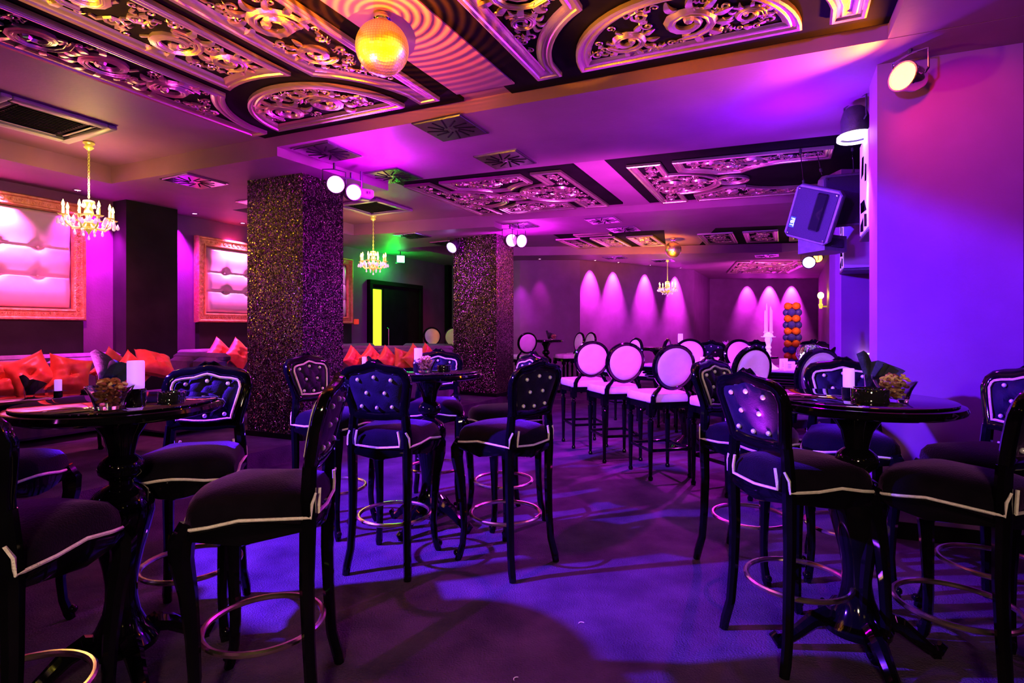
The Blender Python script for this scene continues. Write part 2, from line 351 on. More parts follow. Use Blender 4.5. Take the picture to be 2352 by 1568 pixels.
def scroll(mb, c, r, a0, ch, turns=1.45, w=.3, dz=.022, n=20, seg=5):
    pts = []; rs = []
    for i in range(n+1):
        t = i/n; a = a0+ch*t*turns*2*pi; rr = r*(.93-.70*t**.8)
        pts.append((c[0]+rr*math.cos(a), c[1]+rr*math.sin(a), -dz*.35))
        rs.append(r*w*.5*(.35+1.0*math.sin(pi*min(1,.08+t*.85))))
    rs[-1] = r*.16
    mb.tube(pts, rs, seg, up=(0,0,1), sq=min(1,dz/(r*w*.5+1e-5))*.9)
    mb.ball((pts[-1][0], pts[-1][1], -dz*.5), r*.17, 6, 4)
    if r > .085:
        for kk in (.80,):
            q = [(c[0]+(p[0]-c[0])*kk, c[1]+(p[1]-c[1])*kk, -dz*.9) for p in pts[:-3]]
            mb.tube(q, [x*.34 for x in rs[:-3]], 5, up=(0,0,1))
            q = [(c[0]+(p[0]-c[0])*1.02, c[1]+(p[1]-c[1])*1.02, -dz*1.0) for p in pts[:-3]]
            mb.tube(q, [x*.28 for x in rs[:-3]], 5, up=(0,0,1))
def leaf(mb, c, a, L, wd, dz=.02, curl=.6):
    n = 6; pts = []; rs = []
    x, y = c; aa = a
    for i in range(n+1):
        t = i/n; pts.append((x, y, -dz*(.3+.5*math.sin(pi*t)))); rs.append(wd*(.18+math.sin(pi*min(1,.12+t*.86))**.8))
        aa += curl/n; x += L/n*math.cos(aa); y += L/n*math.sin(aa)
    mb.tube(pts, rs, 4, up=(0,0,1), sq=.55)
def fill(mb, poly, radii, seedv, lod):
    rnd = random.Random(seedv); xs = [p[0] for p in poly]; ys = [p[1] for p in poly]; placed = []; ch = 1
    for r in radii:
        N = int(260*(max(xs)-min(xs))*(max(ys)-min(ys))/ (r*12)) + 40
        N = min(N, 900)
        for _ in range(N):
            p = (rnd.uniform(min(xs),max(xs)), rnd.uniform(min(ys),max(ys)))
            if any(math.hypot(p[0]-q[0],p[1]-q[1]) < (r+q[2])*.93 for q in placed): continue
            if sdist(p, poly) < r*.98: continue
            placed.append((*p, r))
    for k, (x,y,r) in enumerate(placed):
        near = sorted(placed, key=lambda q: (q[0]-x)**2+(q[1]-y)**2)[1:4]
        a0 = math.atan2(near[0][1]-y, near[0][0]-x) if near else 0
        ch = 1 if (k*7+int(x*10)) % 2 else -1
        scroll(mb, (x,y), r, a0, ch, 1.5 if r > .06 else 1.1, .27, .022, 18 if r > .08 and lod else 10, 5 if lod else 4)
        if r > .045:
            nl = 7 if r > .09 else 4
            for j in range(nl):
                a = a0 + ch*(.4+j*.55); leaf(mb, (x+r*.80*math.cos(a), y+r*.80*math.sin(a)), a+ch*.9, r*.58, r*.12, .026, -ch*1.3)
        for q in near[:2]:
            d = math.hypot(q[0]-x,q[1]-y)
            if d < (r+q[2])*1.5: # connecting stem
                mx, my = (x+q[0])/2, (y+q[1])/2; nx, ny = -(q[1]-y)/d, (q[0]-x)/d; s = .25*d*ch
                mb.tube([(x+(q[0]-x)*.3, y+(q[1]-y)*.3, -.006), (mx+nx*s*.5, my+ny*s*.5, -.012), (q[0]-(q[0]-x)*.3, q[1]-(q[1]-y)*.3, -.006)], .012+.04*min(r,.1), 4, up=(0,0,1), sq=.6)
PN = [0]
def carved(poly, origin, vx, uy, label, z=3.262, fw=.1, radii=(.17,.12,.085,.06,.04), lod=1, group='carved ceiling panels'):
    poly = ccw(poly); PN[0] += 1
    cx = sum(p[0] for p in poly)/len(poly); cy = sum(p[1] for p in poly)/len(poly)
    M = Matrix(((vx.x,uy.x,0,0),(vx.y,uy.y,0,0),(0,0,1,0),(0,0,0,1)))
    wp = origin + vx*cx + uy*cy
    o = thing('carved_ceiling_panel', label, 'ceiling panel', (wp.x, wp.y, z), 0, group)
    T = M @ Matrix.Translation((-cx,-cy,0)); k = fw/.1
    offs = [(0,0),(0,-.028),(.012,-.036),(.028,-.030),(.034,-.020),(.05,-.017),(.06,-.026),(.072,-.024),(.085,-.010),(.1,-.004)]
    mb = MB(); mb.M = T; n = len(poly); vs = []; fs = []
    for off, dz in offs: vs += [(x,y,dz) for x,y in inset(poly, off*k)]
    for i in range(len(offs)-1):
        for j in range(n): fs.append([i*n+j, (i+1)*n+j, (i+1)*n+(j+1)%n, i*n+(j+1)%n])
    mb.add(vs, fs); mb.build('moulded_frame', CARVE, o)
    mb = MB(); mb.M = T; mb.prism(inset(poly, .004), .0, .009); mb.build('backing_board', BLACKB, o, False)
    mb = MB(); mb.M = T; fill(mb, inset(poly, .085*k), radii, PN[0]*13+5, lod); f = mb.build('scrollwork', CARVE, o)
    f['kind'] = 'stuff'
    return o
def group1(O, who, parts='abcd', ext=3.6):
    R = .86
    def yat(x): return -math.sqrt(R*R-x*x)
    ca = math.degrees(math.acos(.44/R))
    A = [(-1.035,0),(-1.035,-ext),(-.44,-ext)] + arc((0,0), R, 180+ca, 180+12, 10) + [(-.845,0)]
    B = [(-.31,-ext),(.31,-ext)] + arc((0,0), R, 270+21.1, 270-21.1, 8)
    D = [(-.70,0),] + arc((0,0), .70, 180, 360, 26)[1:-1] + [(.70,0)]
    rad = (.2,.15,.11,.075,.05,.035)
    if 'a' in parts: carved(A, O, V, U, 'long scrollwork ceiling panel, outermost on the left side of the %s' % who, radii=rad)
    if 'b' in parts: carved(B, O, V, U, 'long scrollwork ceiling panel running to the middle of the %s' % who, radii=rad)
    if 'c' in parts: carved([(-x,y) for x,y in A], O, V, U, 'long scrollwork ceiling panel, outermost on the right side of the %s' % who, radii=rad)
    if 'd' in parts: carved(D, O, V, U, 'half-round carved ceiling panel at the beam, in the %s' % who, radii=rad)
group1(Vector((-1.53,4.79,0)), 'near group left of the mirror ball')
group1(Vector((1.14,3.62,0)), 'near group right of the mirror ball', 'abcd', 1.9)
def module(O, vx, uy, who, sx=1, sy=1, parts='lrfnm', xr=.52, lod=1, z=3.262):
    Dp = [(-1,-1),(-.64,-1),(-.64,-.5)] + arc((-.62,0), .5, -88, 88, 16) + [(-.64,.5),(-.64,1),(-1,1)]
    aa = arc((-.62,0), .6, 78, 36, 7); bb = [(-x,y) for x,y in aa][::-1]
    if xr > .6: bb = [(.13,.35)] + arc((.62,0), .6, 144, 100, 5)[1:] + [(xr,.64)]
    Fp = [(-.52,1)] + [(-.52,.62)] + aa[1:] + bb[:-1] + [(xr,.62),(xr,1)]
    sc = lambda p: [(x*sx,y*sy) for x,y in p]
    kw = dict(radii=(.15,.11,.075,.05), lod=lod, fw=.085, z=z, group='carved ceiling panels over the room')
    if 'l' in parts: carved(sc(Dp), O, vx, uy, 'carved ceiling panel with a round bulge, left piece of the %s' % who, **kw)
    if 'r' in parts: carved(sc([(-x,y) for x,y in Dp]), O, vx, uy, 'carved ceiling panel with a round bulge, right piece of the %s' % who, **kw)
    if 'f' in parts: carved(sc(Fp), O, vx, uy, 'carved ceiling panel with hollow curved sides, far piece of the %s' % who, **kw)
    if 'n' in parts: carved(sc([(x,-y) for x,y in Fp]), O, vx, uy, 'carved ceiling panel with hollow curved sides, near piece of the %s' % who, **kw)
    if 'm' in parts: carved(sc(arc((0,0),.19,0,345,23)), O, vx, uy, 'small round carved medallion at the centre of the %s' % who, radii=(.06,.04), lod=lod, fw=.075, z=z, group='carved ceiling panels over the room')
module(Vector((.03,7.6,0)), V2*1.04, U, 'ceiling group past the first beam')
module(Vector((2.73,6.75,0)), V2*1.04, U, 'ceiling group left of the hanging speakers', parts='lfnm', xr=1.0)
for i, (x0, x1, d, wh) in enumerate(((1.51,2.02,12.55,'first from the left'),(2.19,2.70,12.38,'second from the left'),(2.90,3.42,12.22,'third, left of the far mirror ball'),(4.23,4.88,11.92,'right of the far mirror ball'),(5.0,5.62,11.65,'above the balloon column'),(5.8,6.4,11.45,'beside the side wall'))):
    wd = x1-x0
    carved([(0,0),(wd,0),(wd,-1.35),(0,-1.35)], Vector((x0,d-.05,0)), V2, U, 'rectangular carved panel in the amber-lit far ceiling, %s' % wh, radii=(.12,.08,.055), lod=0, fw=.1)
carved([(0,0)]+[(.7,0),(.7,-.22)]+[(0,-.22)], Vector((1.3,10.9,0)), V2, U, 'low curved carved strip at the near edge of the far amber ceiling', radii=(.05,), lod=0, fw=.06)
module(Vector((6.95,14.95,0)), Vector((1,0,0)), Vector((.3,1,0)), 'farthest ceiling group above the back niche', sx=.92, sy=1.35, lod=0, z=3.092)

# ------------------------------------------------------------------ ceiling vents, cassettes, downlights
def vent_parts():
    o = thing('ceiling_vent', 'x', 'vent')
    mb = MB(); mb.box((0,0,-.006), (.5,.5,.012)); mb.box((0,0,-.015), (.46,.46,.006)); mb.build('plate', mat('vent_plate', (.5,.45,.55), .22, metal=1), o, False)
    for k in range(12):
        a = k*pi/6+.1; m2 = MB(); r = .135
        m2.M = Matrix.Translation((r*math.cos(a), r*math.sin(a), -.0185)) @ Matrix.Rotation(a+.25, 4, 'Z')
        m2.rbox((0,0,0), (.15 if k%3 else .19,.017,.006), .002)
        m2.build('slot', BLACKB, o, False)
    m3 = MB(); m3.lathe([(.012,-.02),(.02,-.018),(.02,-.012)], 10); m3.build('hub', CHROME, o)
    return o
vlist = [((-.54,4.84,ZH),'black square swirl vent nearest the camera'),((-.07,5.74,ZH),'swirl vent at the beam edge, above the centre table'),((-1.385,6.34,ZH),'swirl vent lit yellow-green beside the near pillar'),
 ((-1.86,5.5,ZH),'brightly lit swirl vent against the top of the near pillar'),((-3.645,6.25,ZL),'swirl vent between the left chandelier and the near pillar'),((.154,9.4,ZH),'bright swirl vent over the far pillar lamps'),
 ((1.5,8.95,ZH),'dark swirl vent in the middle beam'),((2.0,9.75,ZH),'swirl vent by the amber-lit far ceiling'),((-1.81,9.9,ZL),'dark swirl vent to the right of the far-left chandelier'),((-1.3,10.75,ZL),'dark swirl vent above the blue spotlight'),
 ((-3.35,7.35,ZL),'swirl vent half hidden behind the near pillar'),((2.45,12.95,ZL),'swirl vent above the far downlit wall'),((3.75,13.5,ZL),'swirl vent left of the far chandelier'),((5.9,12.6,ZL),'swirl vent in front of the back niche')]
vp = vent_parts()
for i, (p, lb) in enumerate(vlist):
    o = vp if i == 0 else copy_tree(vp)
    o.location = p; o.rotation_euler = (0,0,UA); o['label'] = lb; o['group'] = 'ceiling vents'
def cassette(loc, label):
    o = thing('air_conditioner', label, 'air conditioner', loc, UA, 'ceiling air conditioners')
    mb = MB()
    for s in (-1,1):
        mb.rbox((s*.39,0,-.02), (.08,.86,.04), .008); mb.rbox((0,s*.39,-.02), (.7,.08,.04), .008)
    mb.build('frame', mat('cassette_grey', (.4,.38,.4), .4), o)
    mb = MB()
    for k in range(4):
        a = k*pi/2; mb.M = Matrix.Rotation(a,4,'Z'); mb.rbox((0,.315,-.012), (.52,.05,.012), .004, rx=.4)
    mb.build('flap', mat('cassette_grey'), o)
    mb = MB(); mb.box((0,0,-.008), (.5,.5,.01))
    for k in range(11): mb.box((0,-.225+k*.045,-.016), (.48,.006,.01))
    mb.build('grille', BLACKB, o, False)
    mb = MB(); mb.box((0,0,-.003), (.7,.7,.006)); mb.build('housing', BLACKB, o, False)
cassette((-4.28,4.92,3.3), 'air conditioning cassette over the left lounge, cut by the picture edge')
cassette((-2.15,8.45,3.3), 'air conditioning cassette behind the lamps of the near pillar')
def downlight(p, label, tgt, en, spot=46, col=(1,.05,.9), group='recessed downlights'):
    o = thing('downlight', label, 'downlight', p, 0, group)
    MB().lathe([(.05,0),(.05,-.006),(.036,-.01),(.034,0)], 16, cap=False).build('bezel', CHROME, o)
    MB().lathe([(.001,-.004),(.034,-.004),(.034,-.002)], 14).build('lens', DOWN, o)
    if en:
        lamp('downlight_beam', 'SPOT', (p[0],p[1],p[2]-.03), en, col, tgt, .025, spot, 1)
def wpt(t, off, z): x, y = wl(t, off); return (x,y,z)
downlight((*wl(-1.35,.25),ZL), 'downlight above the leftmost tufted wall panel', wpt(-1.2,0.05,2.2), 520, 74, (1,.12,.6))
downlight((*wl(-.55,.30),ZL), 'downlight just left of the dark pier', wpt(-.5,0,1.9), 80, 60)
downlight((*wl(.95,.28),ZL), 'blue-white downlight just right of the dark pier', wpt(.95,0,1.6), 70, 60, (.8,.08,1))
downlight((*wl(1.75,.28),ZL), 'downlight above the second tufted wall panel', wpt(1.7,0.05,2.2), 480, 78, (1,.12,.6))
downlight((*wl(3.9,.28),ZL), 'downlight over the third wall panel, hidden by the pillar', wpt(3.9,0,2.2), 90, 70)
def Q(px, d, z=ZL): return ((px-CX)/F*d, d, z)
downlight(Q(1240,13.2), 'pink downlight next to the far pillar', Q(1240,13.45,1.9), 60, 40)
def wall_scallop(px, a, b, n, off, en, lb, sp=34):
    a = Vector((*a,0)); d = Vector((*b,0))-a; k = (px-CX)/F; t_ = (k*a.y-a.x)/(d.x-k*d.y); q = a+d*t_; l_ = q+Vector((*n,0)).normalized()*off
    downlight((l_.x,l_.y,ZL), lb, (q.x,q.y,2.35), en*.62, 54, (1,.085,.95))
for px, en, lb in ((1355,1500,'first'),(1408,1900,'second'),(1481,2000,'third'),(1550,2600,'fourth')):
    wall_scallop(px, (1.68,13.45), (5.26,15.74), (.539,-.842), .2, en, 'downlight over the long far wall, %s from its left corner' % lb)
for px, en, lb in ((1716,1200,'left'),(1767,2600,'middle'),(1818,2300,'right')):
    wall_scallop(px, (6.72,18.5), (10.4,18.5), (0,-1), .22, en, '%s downlight of the three in the back niche' % lb)
lamp('added_balloon_spot', 'SPOT', (7.6, 13.8, 2.9), 300, (1,.5,.25), (8.55, 16.6, 1.6), .05, 26, .6)  # added to brighten the balloon column
lamp('far_wall_violet', 'SPOT', (3.2, 11.6, 2.9), 160, (.5,.0,1), (4.6, 15.0, 1.0), .1, 90, .9)  # added violet tint for the far wall
lamp('far_wall_edge_wash', 'SPOT', (.15,13.1,3.05), 130, (.8,.03,1), (.15,13.5,1.2), .03, 50, 1)
lamp('niche_wash_left', 'SPOT', (*wl(-.25,.12),3.0), 620, (.85,.01,1), wpt(-.12,0,1.0), .03, 70, 1)
lamp('niche_wash_right', 'SPOT', (*wl(.85,.12),3.0), 420, (.75,.01,1), wpt(.8,0,1.0), .03, 70, 1)

# ------------------------------------------------------------------ tufted bar stool
def back_y(z):                                       # rake of the backrest
    return -.185 - .02*(z-.7) - .30*max(0, z-.78)**1.6
def back_out(inset_=0.0):                            # outline of the back, bottom-left going round, (x,z)
    L = [(-.163,.895),(-.168,.95),(-.183,1.01),(-.195,1.06),(-.203,1.10),(-.192,1.145),(-.165,1.172),(-.12,1.183),(-.07,1.188),(-.035,1.20),(0,1.208)]
    R_ = [(-x,z) for x,z in L[::-1]][1:]
    bot = [(.11,.9),(.05,.893),(0,.891),(-.05,.893),(-.11,.9)]
    p = ccw(L+R_+bot)
    return inset(p, inset_) if inset_ else p
BTN = [(-.1,1.115),(0,1.13),(.1,1.115),(-.055,1.04),(.055,1.04),(-.092,.962),(0,.955),(.092,.962)]
def pad_mesh(side, amp, name, m):
    """tufted pad filling the back outline; side +1 faces the sitter"""
    out = back_out(.036); zc = 1.04; N = len(out); rings = 9; mb = MB(); vs = []; fs = []
    sub = []
    for i in range(N):
        for t in (0,.5):
            a, b = out[i], out[(i+1)%N]; sub.append((a[0]+(b[0]-a[0])*t, a[1]+(b[1]-a[1])*t))
    N = len(sub)
    def h(x, z, e):
        v = (1-e**5)*amp
        for bx, bz in BTN:
            d = math.hypot(x-bx, z-bz); v -= amp*.75*math.exp(-(d/.016)**2) + amp*.25*math.exp(-(d/.05)**2)
        if side > 0:      # diamond pleats between neighbouring buttons
            for (ax,az),(cx_,cz_) in PLE:
                dx, dz = cx_-ax, cz_-az; t = max(0,min(1,((x-ax)*dx+(z-az)*dz)/(dx*dx+dz*dz)))
                d = math.hypot(x-ax-t*dx, z-az-t*dz); v -= amp*.4*math.exp(-(d/.010)**2)
        return v
    for r in range(rings+1):
        e = 1-r/rings
        for x, z in sub:
            X = x*e; Z = zc+(z-zc)*e
            vs.append((X, back_y(Z)+side*(.012+h(X,Z,e)), Z))
    for r in range(rings):
        for j in range(N):
            q = [r*N+j, r*N+(j+1)%N, (r+1)*N+(j+1)%N, (r+1)*N+j]
            fs.append(q[::-1] if side > 0 else q)
    mb.add(vs, fs); return mb.mesh(name, m)
PLE = []
for i in range(len(BTN)):
    for j in range(i+1, len(BTN)):
        if .08 < math.dist(BTN[i],BTN[j]) < .125 and abs(BTN[i][1]-BTN[j][1]) > .05: PLE.append((BTN[i],BTN[j]))
def seat_w(y):                                       # half width of seat along y
    return .185 + (y+.19)*.115 - .35*max(0,y-.15)**1.2
def seat_edge(n=56):
    """serpentine seat outline, ccw"""
    pts = [(-.165,-.205),(-.08,-.212),(0,-.214),(.08,-.212),(.165,-.205),(.19,-.17),(.198,-.08),(.212,.02),(.226,.11),(.226,.165),(.2,.195),(.12,.222),(.05,.238),(0,.242)]
    pts += [(-x,y) for x,y in pts[::-1] if x > 0 and y > -.2]
    return pts
def zrail(x, y):                                     # serpentine dip of the apron
    a = math.atan2(y, x); return .730 + .012*math.cos(4*a) 
def make_stool():
    t = thing('bar_stool', 'x', 'bar stool')
    E = seat_edge()
    # seat cushion
    mb = MB(); N = len(E); vs = []; fs = []; prof = [(1.0,.0),(1.015,.03),(.99,.062),(.9,.09),(.72,.108),(.45,.118),(.2,.122),(.0,.123)]
    for s, h in prof:
        for x,y in E: vs.append((x*s, y*s, zrail(x,y)*(1-min(1,h/.09)) + .730*min(1,h/.09) + h*.93))
    for i in range(len(prof)-1):
        for j in range(N): fs.append([i*N+j, i*N+(j+1)%N, (i+1)*N+(j+1)%N, (i+1)*N+j])
    mb.add(vs, fs); seat = mb.build('seat', VELV, t)
    # white rope along the seat edge, turning up beside each rear post
    mb = MB()
    ed = [p for p in E]
    k0 = 5
    path = [(.172,-.222,.82),(.188,-.214,.785),(.19,-.212,.738)] + [(x*1.025,y*1.025,zrail(x,y)+.006) for x,y in E[6:-1] if not (abs(x) <= .165 and y < 0)]
    path = path[:-1] + [(-.19,-.212,.738),(-.188,-.214,.785),(-.172,-.222,.82)]
    mb.tube(path, .0064, 5)
    mb.tube([(-.125,-.226,.825),(-.135,-.226,.775),(-.135,-.224,.74),(-.05,-.224,.732),(0,-.226,.729),(.05,-.224,.732),(.135,-.224,.74),(.135,-.226,.775),(.125,-.226,.825)], .0064, 5)
    mb.build('piping', ROPE, seat)
    # apron
    mb = MB(); vs = []; fs = []
    ap = [(1.0,.0),(1.04,-.005),(1.05,-.03),(1.03,-.055),(.96,-.06),(.94,-.01)]
    for s, h in ap:
        for x,y in E:
            hh = h*(1+.5*math.cos(4*math.atan2(y,x)+.0)*(h < -.02))
            vs.append((x*s, y*s, zrail(x,y)+hh))
    for i in range(len(ap)-1):
        for j in range(N): fs.append([i*N+j, (i+1)*N+j, (i+1)*N+(j+1)%N, i*N+(j+1)%N])
    mb.add(vs, fs); mb.add([(x*.97,y*.97,.70) for x,y in E],[list(range(N))]); mb.build('seat_frame', LACQ, t)
    # legs
    for s in (-1,1):
        mb = MB(); mb.tube([(s*.205,.21,.0),(s*.2,.2,.03),(s*.188,.182,.10),(s*.182,.175,.2),(s*.186,.18,.34),(s*.197,.19,.5),(s*.212,.205,.62),(s*.212,.205,.68),(s*.195,.185,.735)],
                [.018,.023,.02,.021,.024,.030,.038,.042,.034], 8)
        mb.ball((s*.208,.214,.045), .021, 8, 5); mb.build('leg', LACQ, t)
        mb = MB(); mb.tube([(s*.188,-.238,0),(s*.186,-.228,.05),(s*.174,-.208,.14),(s*.168,-.198,.3),(s*.168,-.192,.5),(s*.170,-.196,.70),(s*.168,-.197,.8),(s*.158,back_y(.9),.91)],
                [.02,.0225,.022,.023,.026,.029,.027,.025], 8, up=(1,0,0)); mb.build('leg', LACQ, t)
    # back frame: broad moulded band round the pad
    O = back_out(); mb = MB(); N = len(O); vs = []; fs = []
    bands = [(.038,.014),(.026,.024),(.008,.026),(-.010,.016),(-.014,.0),(-.010,-.016),(.008,-.022),(.03,-.018),(.042,-.008)]
    for off, dy in bands:
        for x,z in inset(O, off): vs.append((x, back_y(z)+dy, z))
    for i in range(len(bands)-1):
        for j in range(N): fs.append([i*N+j, i*N+(j+1)%N, (i+1)*N+(j+1)%N, (i+1)*N+j])
    mb.add(vs, fs)
    # carved crest
    for s in (-1,1):
        mb.tube([(0,back_y(1.2)+.004,1.215),(s*.02,back_y(1.2)+.006,1.222),(s*.04,back_y(1.2)+.004,1.21),(s*.06,back_y(1.19)+.002,1.198)], [.009,.011,.009,.005], 6)
    mb.ball((0,back_y(1.2)+.006,1.216), .012, 6, 4)
    mb.build('back_frame', LACQ, t)
    fp = inst(pad_mesh(1,.03,'front_pad',TUFT), 'front_pad', t); rp = inst(pad_mesh(-1,.014,'rear_pad',TUFT), 'rear_pad', t)
    mb = MB(); mb.tube([(x,back_y(z)+.03,z) for x,z in inset(O,.041)], .0064, 5, True); mb.build('piping', ROPE, fp)
    bm_ = MB().ball((0,0,0), .0112, 8, 5).mesh('button', CRYS)
    for bx, bz in BTN:
        inst(bm_, 'button', fp, (bx, back_y(bz)+.022, bz)); inst(bm_, 'button', rp, (bx, back_y(bz)-.02, bz))
    MB().tube([(.211*math.cos(a), .004+.211*math.sin(a), .285) for a in [2*pi*k/40 for k in range(40)]], .0118, 8, True).build('foot_ring', GOLD, t)
    return t
ST = [ # x, y, heading, label
 (-.711,3.29,(.22,.975),'black tufted bar stool seen from behind, left one of two before the centre table'),
 (-.037,3.306,(-.72,.69),'black tufted bar stool seen from behind, right one of two before the centre table'),
 (-.06,4.02,(-.85,-.5),'black tufted bar stool at the right side of the centre table, its back peeping over'),
 (-.62,4.42,(.05,-1),'black tufted bar stool behind the centre table, facing the camera'),
 (-1.26,3.86,(.92,-.38),'black tufted bar stool left of the centre table, against the glitter pillar'),
 (-.937,2.07,(-.985,-.12),'large black tufted bar stool seen from its side, right of the left table with nuts'),
 (-1.54,1.66,(-.07,1),'black tufted bar stool cut by the left picture edge, nearest the camera'),
 (-1.53,2.6,(.22,-.97),'black bar stool behind the left table, tufted blue back and yellow-lit piping'),
 (-2.36,2.45,(.97,-.1),'black bar stool showing only its seat corner at the left edge'),
 (1.27,2.43,(.95,.27),'black tufted bar stool seen from behind, nearest stool left of the right table'),
 (1.42,3.25,(.62,-.78),'black tufted bar stool with piped front, beyond the nearest one of the right table'),
 (1.907,3.10,(-.45,-.89),'black tufted bar stool behind the right table, between candle and napkins'),
 (1.80,2.2,(-.5,.86),'black tufted bar stool seen from behind, cut by the right picture edge'),
 (2.30,2.6,(-.95,-.25),'black bar stool at the right edge, mostly hidden by the one in front')]
stool = make_stool()
for i, (x,y,h,lb) in enumerate(ST):
    o = stool if i == 0 else copy_tree(stool)
    o.location = (x,y,0); o.rotation_euler = (0,0,head(*h)); o['label'] = lb; o['group'] = 'black tufted bar stools'
# far tufted stools by the back niche
for i, (x,y,h,lb) in enumerate(((3.2,8.6,(.5,.85),'far black tufted stool, left of the pair before the back niche'),(3.88,8.85,(.1,1),'far black tufted stool, right of the pair before the back niche'),(3.95,7.3,(-.9,-.4),'far black tufted stool with piped edge just right of the candelabra'),
      (4.05,6.75,(.1,1),'far black tufted stool with two crystal buttons, left of the glass goblet'),(5.1,9.3,(.3,.9),'far black tufted stool under the balloon column'))):
    o = copy_tree(stool); o.location = (x,y,0); o.rotation_euler = (0,0,head(*h)); o['label'] = lb; o['group'] = 'far black tufted stools'

# ------------------------------------------------------------------ oval backed cream stool
def make_oval():
    t = thing('oval_back_stool', 'x', 'bar stool')
    rk = lambda z: -.2 - .12*(z-.8)
    zc, rx, rz = 1.035, .182, .205
    ov = lambda k, r=1.0, dy=0, n=36: (rx*r*math.cos(2*pi*k/n)*(1-.06*math.sin(2*pi*k/n)*-1), rk(zc+rz*r*math.sin(2*pi*k/n))+dy, zc+rz*r*math.sin(2*pi*k/n))
    MB().tube([ov(k, .93) for k in range(36)], .024, 8, True, sq=.9).build('back_frame', LACQ, t)
    for s, nm in ((1,'front_pad'),(-1,'rear_pad')):
        mb = MB(); vs = []; fs = []; R_ = [.90,.86,.75,.55,.3,.02]; H = [.006,.018,.026,.031,.033,.034]
        for r, h in zip(R_,H): vs += [ov(k, r, s*h) for k in range(36)]
        for i in range(5):
            for k in range(36):
                q = [i*36+k, i*36+(k+1)%36, (i+1)*36+(k+1)%36, (i+1)*36+k]; fs.append(q if s < 0 else q[::-1])
        mb.add(vs, fs).build(nm, CREAM, t)
    for s in (-1,1):
        mb = MB(); mb.tube([(s*.105,rk(.86),.865),(s*.125,rk(.83),.83),(s*.15,rk(.8),.8),(s*.165,-.195,.76),(s*.165,-.19,.7)], [.016,.018,.021,.023,.022], 8); mb.build('back_post', LACQ, t)
    E = [(-.175,-.2),(0,-.205),(.175,-.2),(.2,-.1),(.215,.1),(.205,.2),(.12,.222),(0,.228),(-.12,.222),(-.205,.2),(-.215,.1),(-.2,-.1)]
    N = len(E)
    mb = MB(); vs = []; fs = []
    for s, z in ((.98,.715),(1.0,.725),(1.0,.775),(.96,.79),(.6,.80),(.02,.803)): vs += [(x*s,y*s,z) for x,y in E]
    for i in range(5):
        for j in range(N): fs.append([i*N+j, i*N+(j+1)%N, (i+1)*N+(j+1)%N, (i+1)*N+j])
    mb.add(vs,fs).build('seat', CREAM, t)
    mb = MB(); mb.prism([(x*1.03,y*1.03) for x,y in E], .655, .715); mb.build('seat_rail', LACQ, t, False)
    lg = MB(); lg.box((0,0,.655), (.055,.055,.12))
    lg.lathe([(.016,.0),(.02,.012),(.02,.025),(.013,.04),(.015,.06),(.024,.5),(.026,.54),(.014,.555),(.022,.567),(.014,.58),(.024,.592),(.022,.6)], 10)
    lm = lg.mesh('leg', LACQ)
    for s in (-1,1):
        for y in (-.175,.185): inst(lm, 'leg', t, (s*.18,y,0))
    for a, b in (((-.18,-.175),(.18,-.175)),((.18,-.175),(.18,.185)),((.18,.185),(-.18,.185)),((-.18,.185),(-.18,-.175))):
        c = ((a[0]+b[0])/2,(a[1]+b[1])/2,.27); L = math.dist(a,b); MB().rbox(c, (L,.018,.028) if a[1]==b[1] else (.018,L,.028), .004).build('stretcher', LACQ, t)
    return t
OV = [(1.43,5.27,0,(-.24,.97),'cream oval-backed stool, right of the row of three seen from behind'),
 (1.12,5.92,0,(-.22,.97),'cream oval-backed stool, middle of the row of three seen from behind'),
 (.88,6.6,0,(-.2,.98),'cream oval-backed stool, left of the row of three seen from behind'),
 (1.9,4.78,0,(-.38,.92),'cream oval-backed stool with tilted back, between the dark stool and the candelabra'),
 (2.2,4.3,0,(-.3,.95),'cream oval-backed stool behind the stool with the candle, right of the long table'),
 (2.47,7.5,0,(-.25,-.97),'cream oval-backed stool facing the camera beyond the left end of the long table'),
 (3.1,7.1,0,(.1,-1),'cream oval-backed stool facing the camera left of the candelabra'),
 (.2,11.1,.07,(-.4,.9),'far cream oval stool against the glitter pillar, left of the far bar table'),
 (1.18,11.4,.07,(-.9,-.35),'far cream oval stool turned sideways at the far bar table'),
 (1.5,11.9,.07,(-.85,-.4),'far cream oval stool turned sideways, rightmost at the far bar table'),
 (2.0,8.0,0,(-.85,.45),'cream oval stool seen edge-on behind the gap between the left and middle of the row'),
 (1.72,8.6,0,(-.9,-.3),'cream oval stool seen edge-on, far behind the first one of the row'),
 (-1.68,12.1,.18,(.5,-.86),'far cream oval stool left of the pair beside the far pillar'),
 (-1.33,11.4,.18,(-.3,-.95),'far cream oval stool with yellow-green light, right of the pair beside the far pillar'),
 (2.75,5.5,0,(.3,-.9),'x')]
oval = make_oval()
for i, (x,y,z,h,lb) in enumerate(OV[:-1]):
    o = oval if i == 0 else copy_tree(oval)
    o.location = (x,y,z); o.rotation_euler = (0,0,head(*h)); o.scale = (1.13,1.13,1.01); o['label'] = lb; o['group'] = 'cream oval-backed stools'

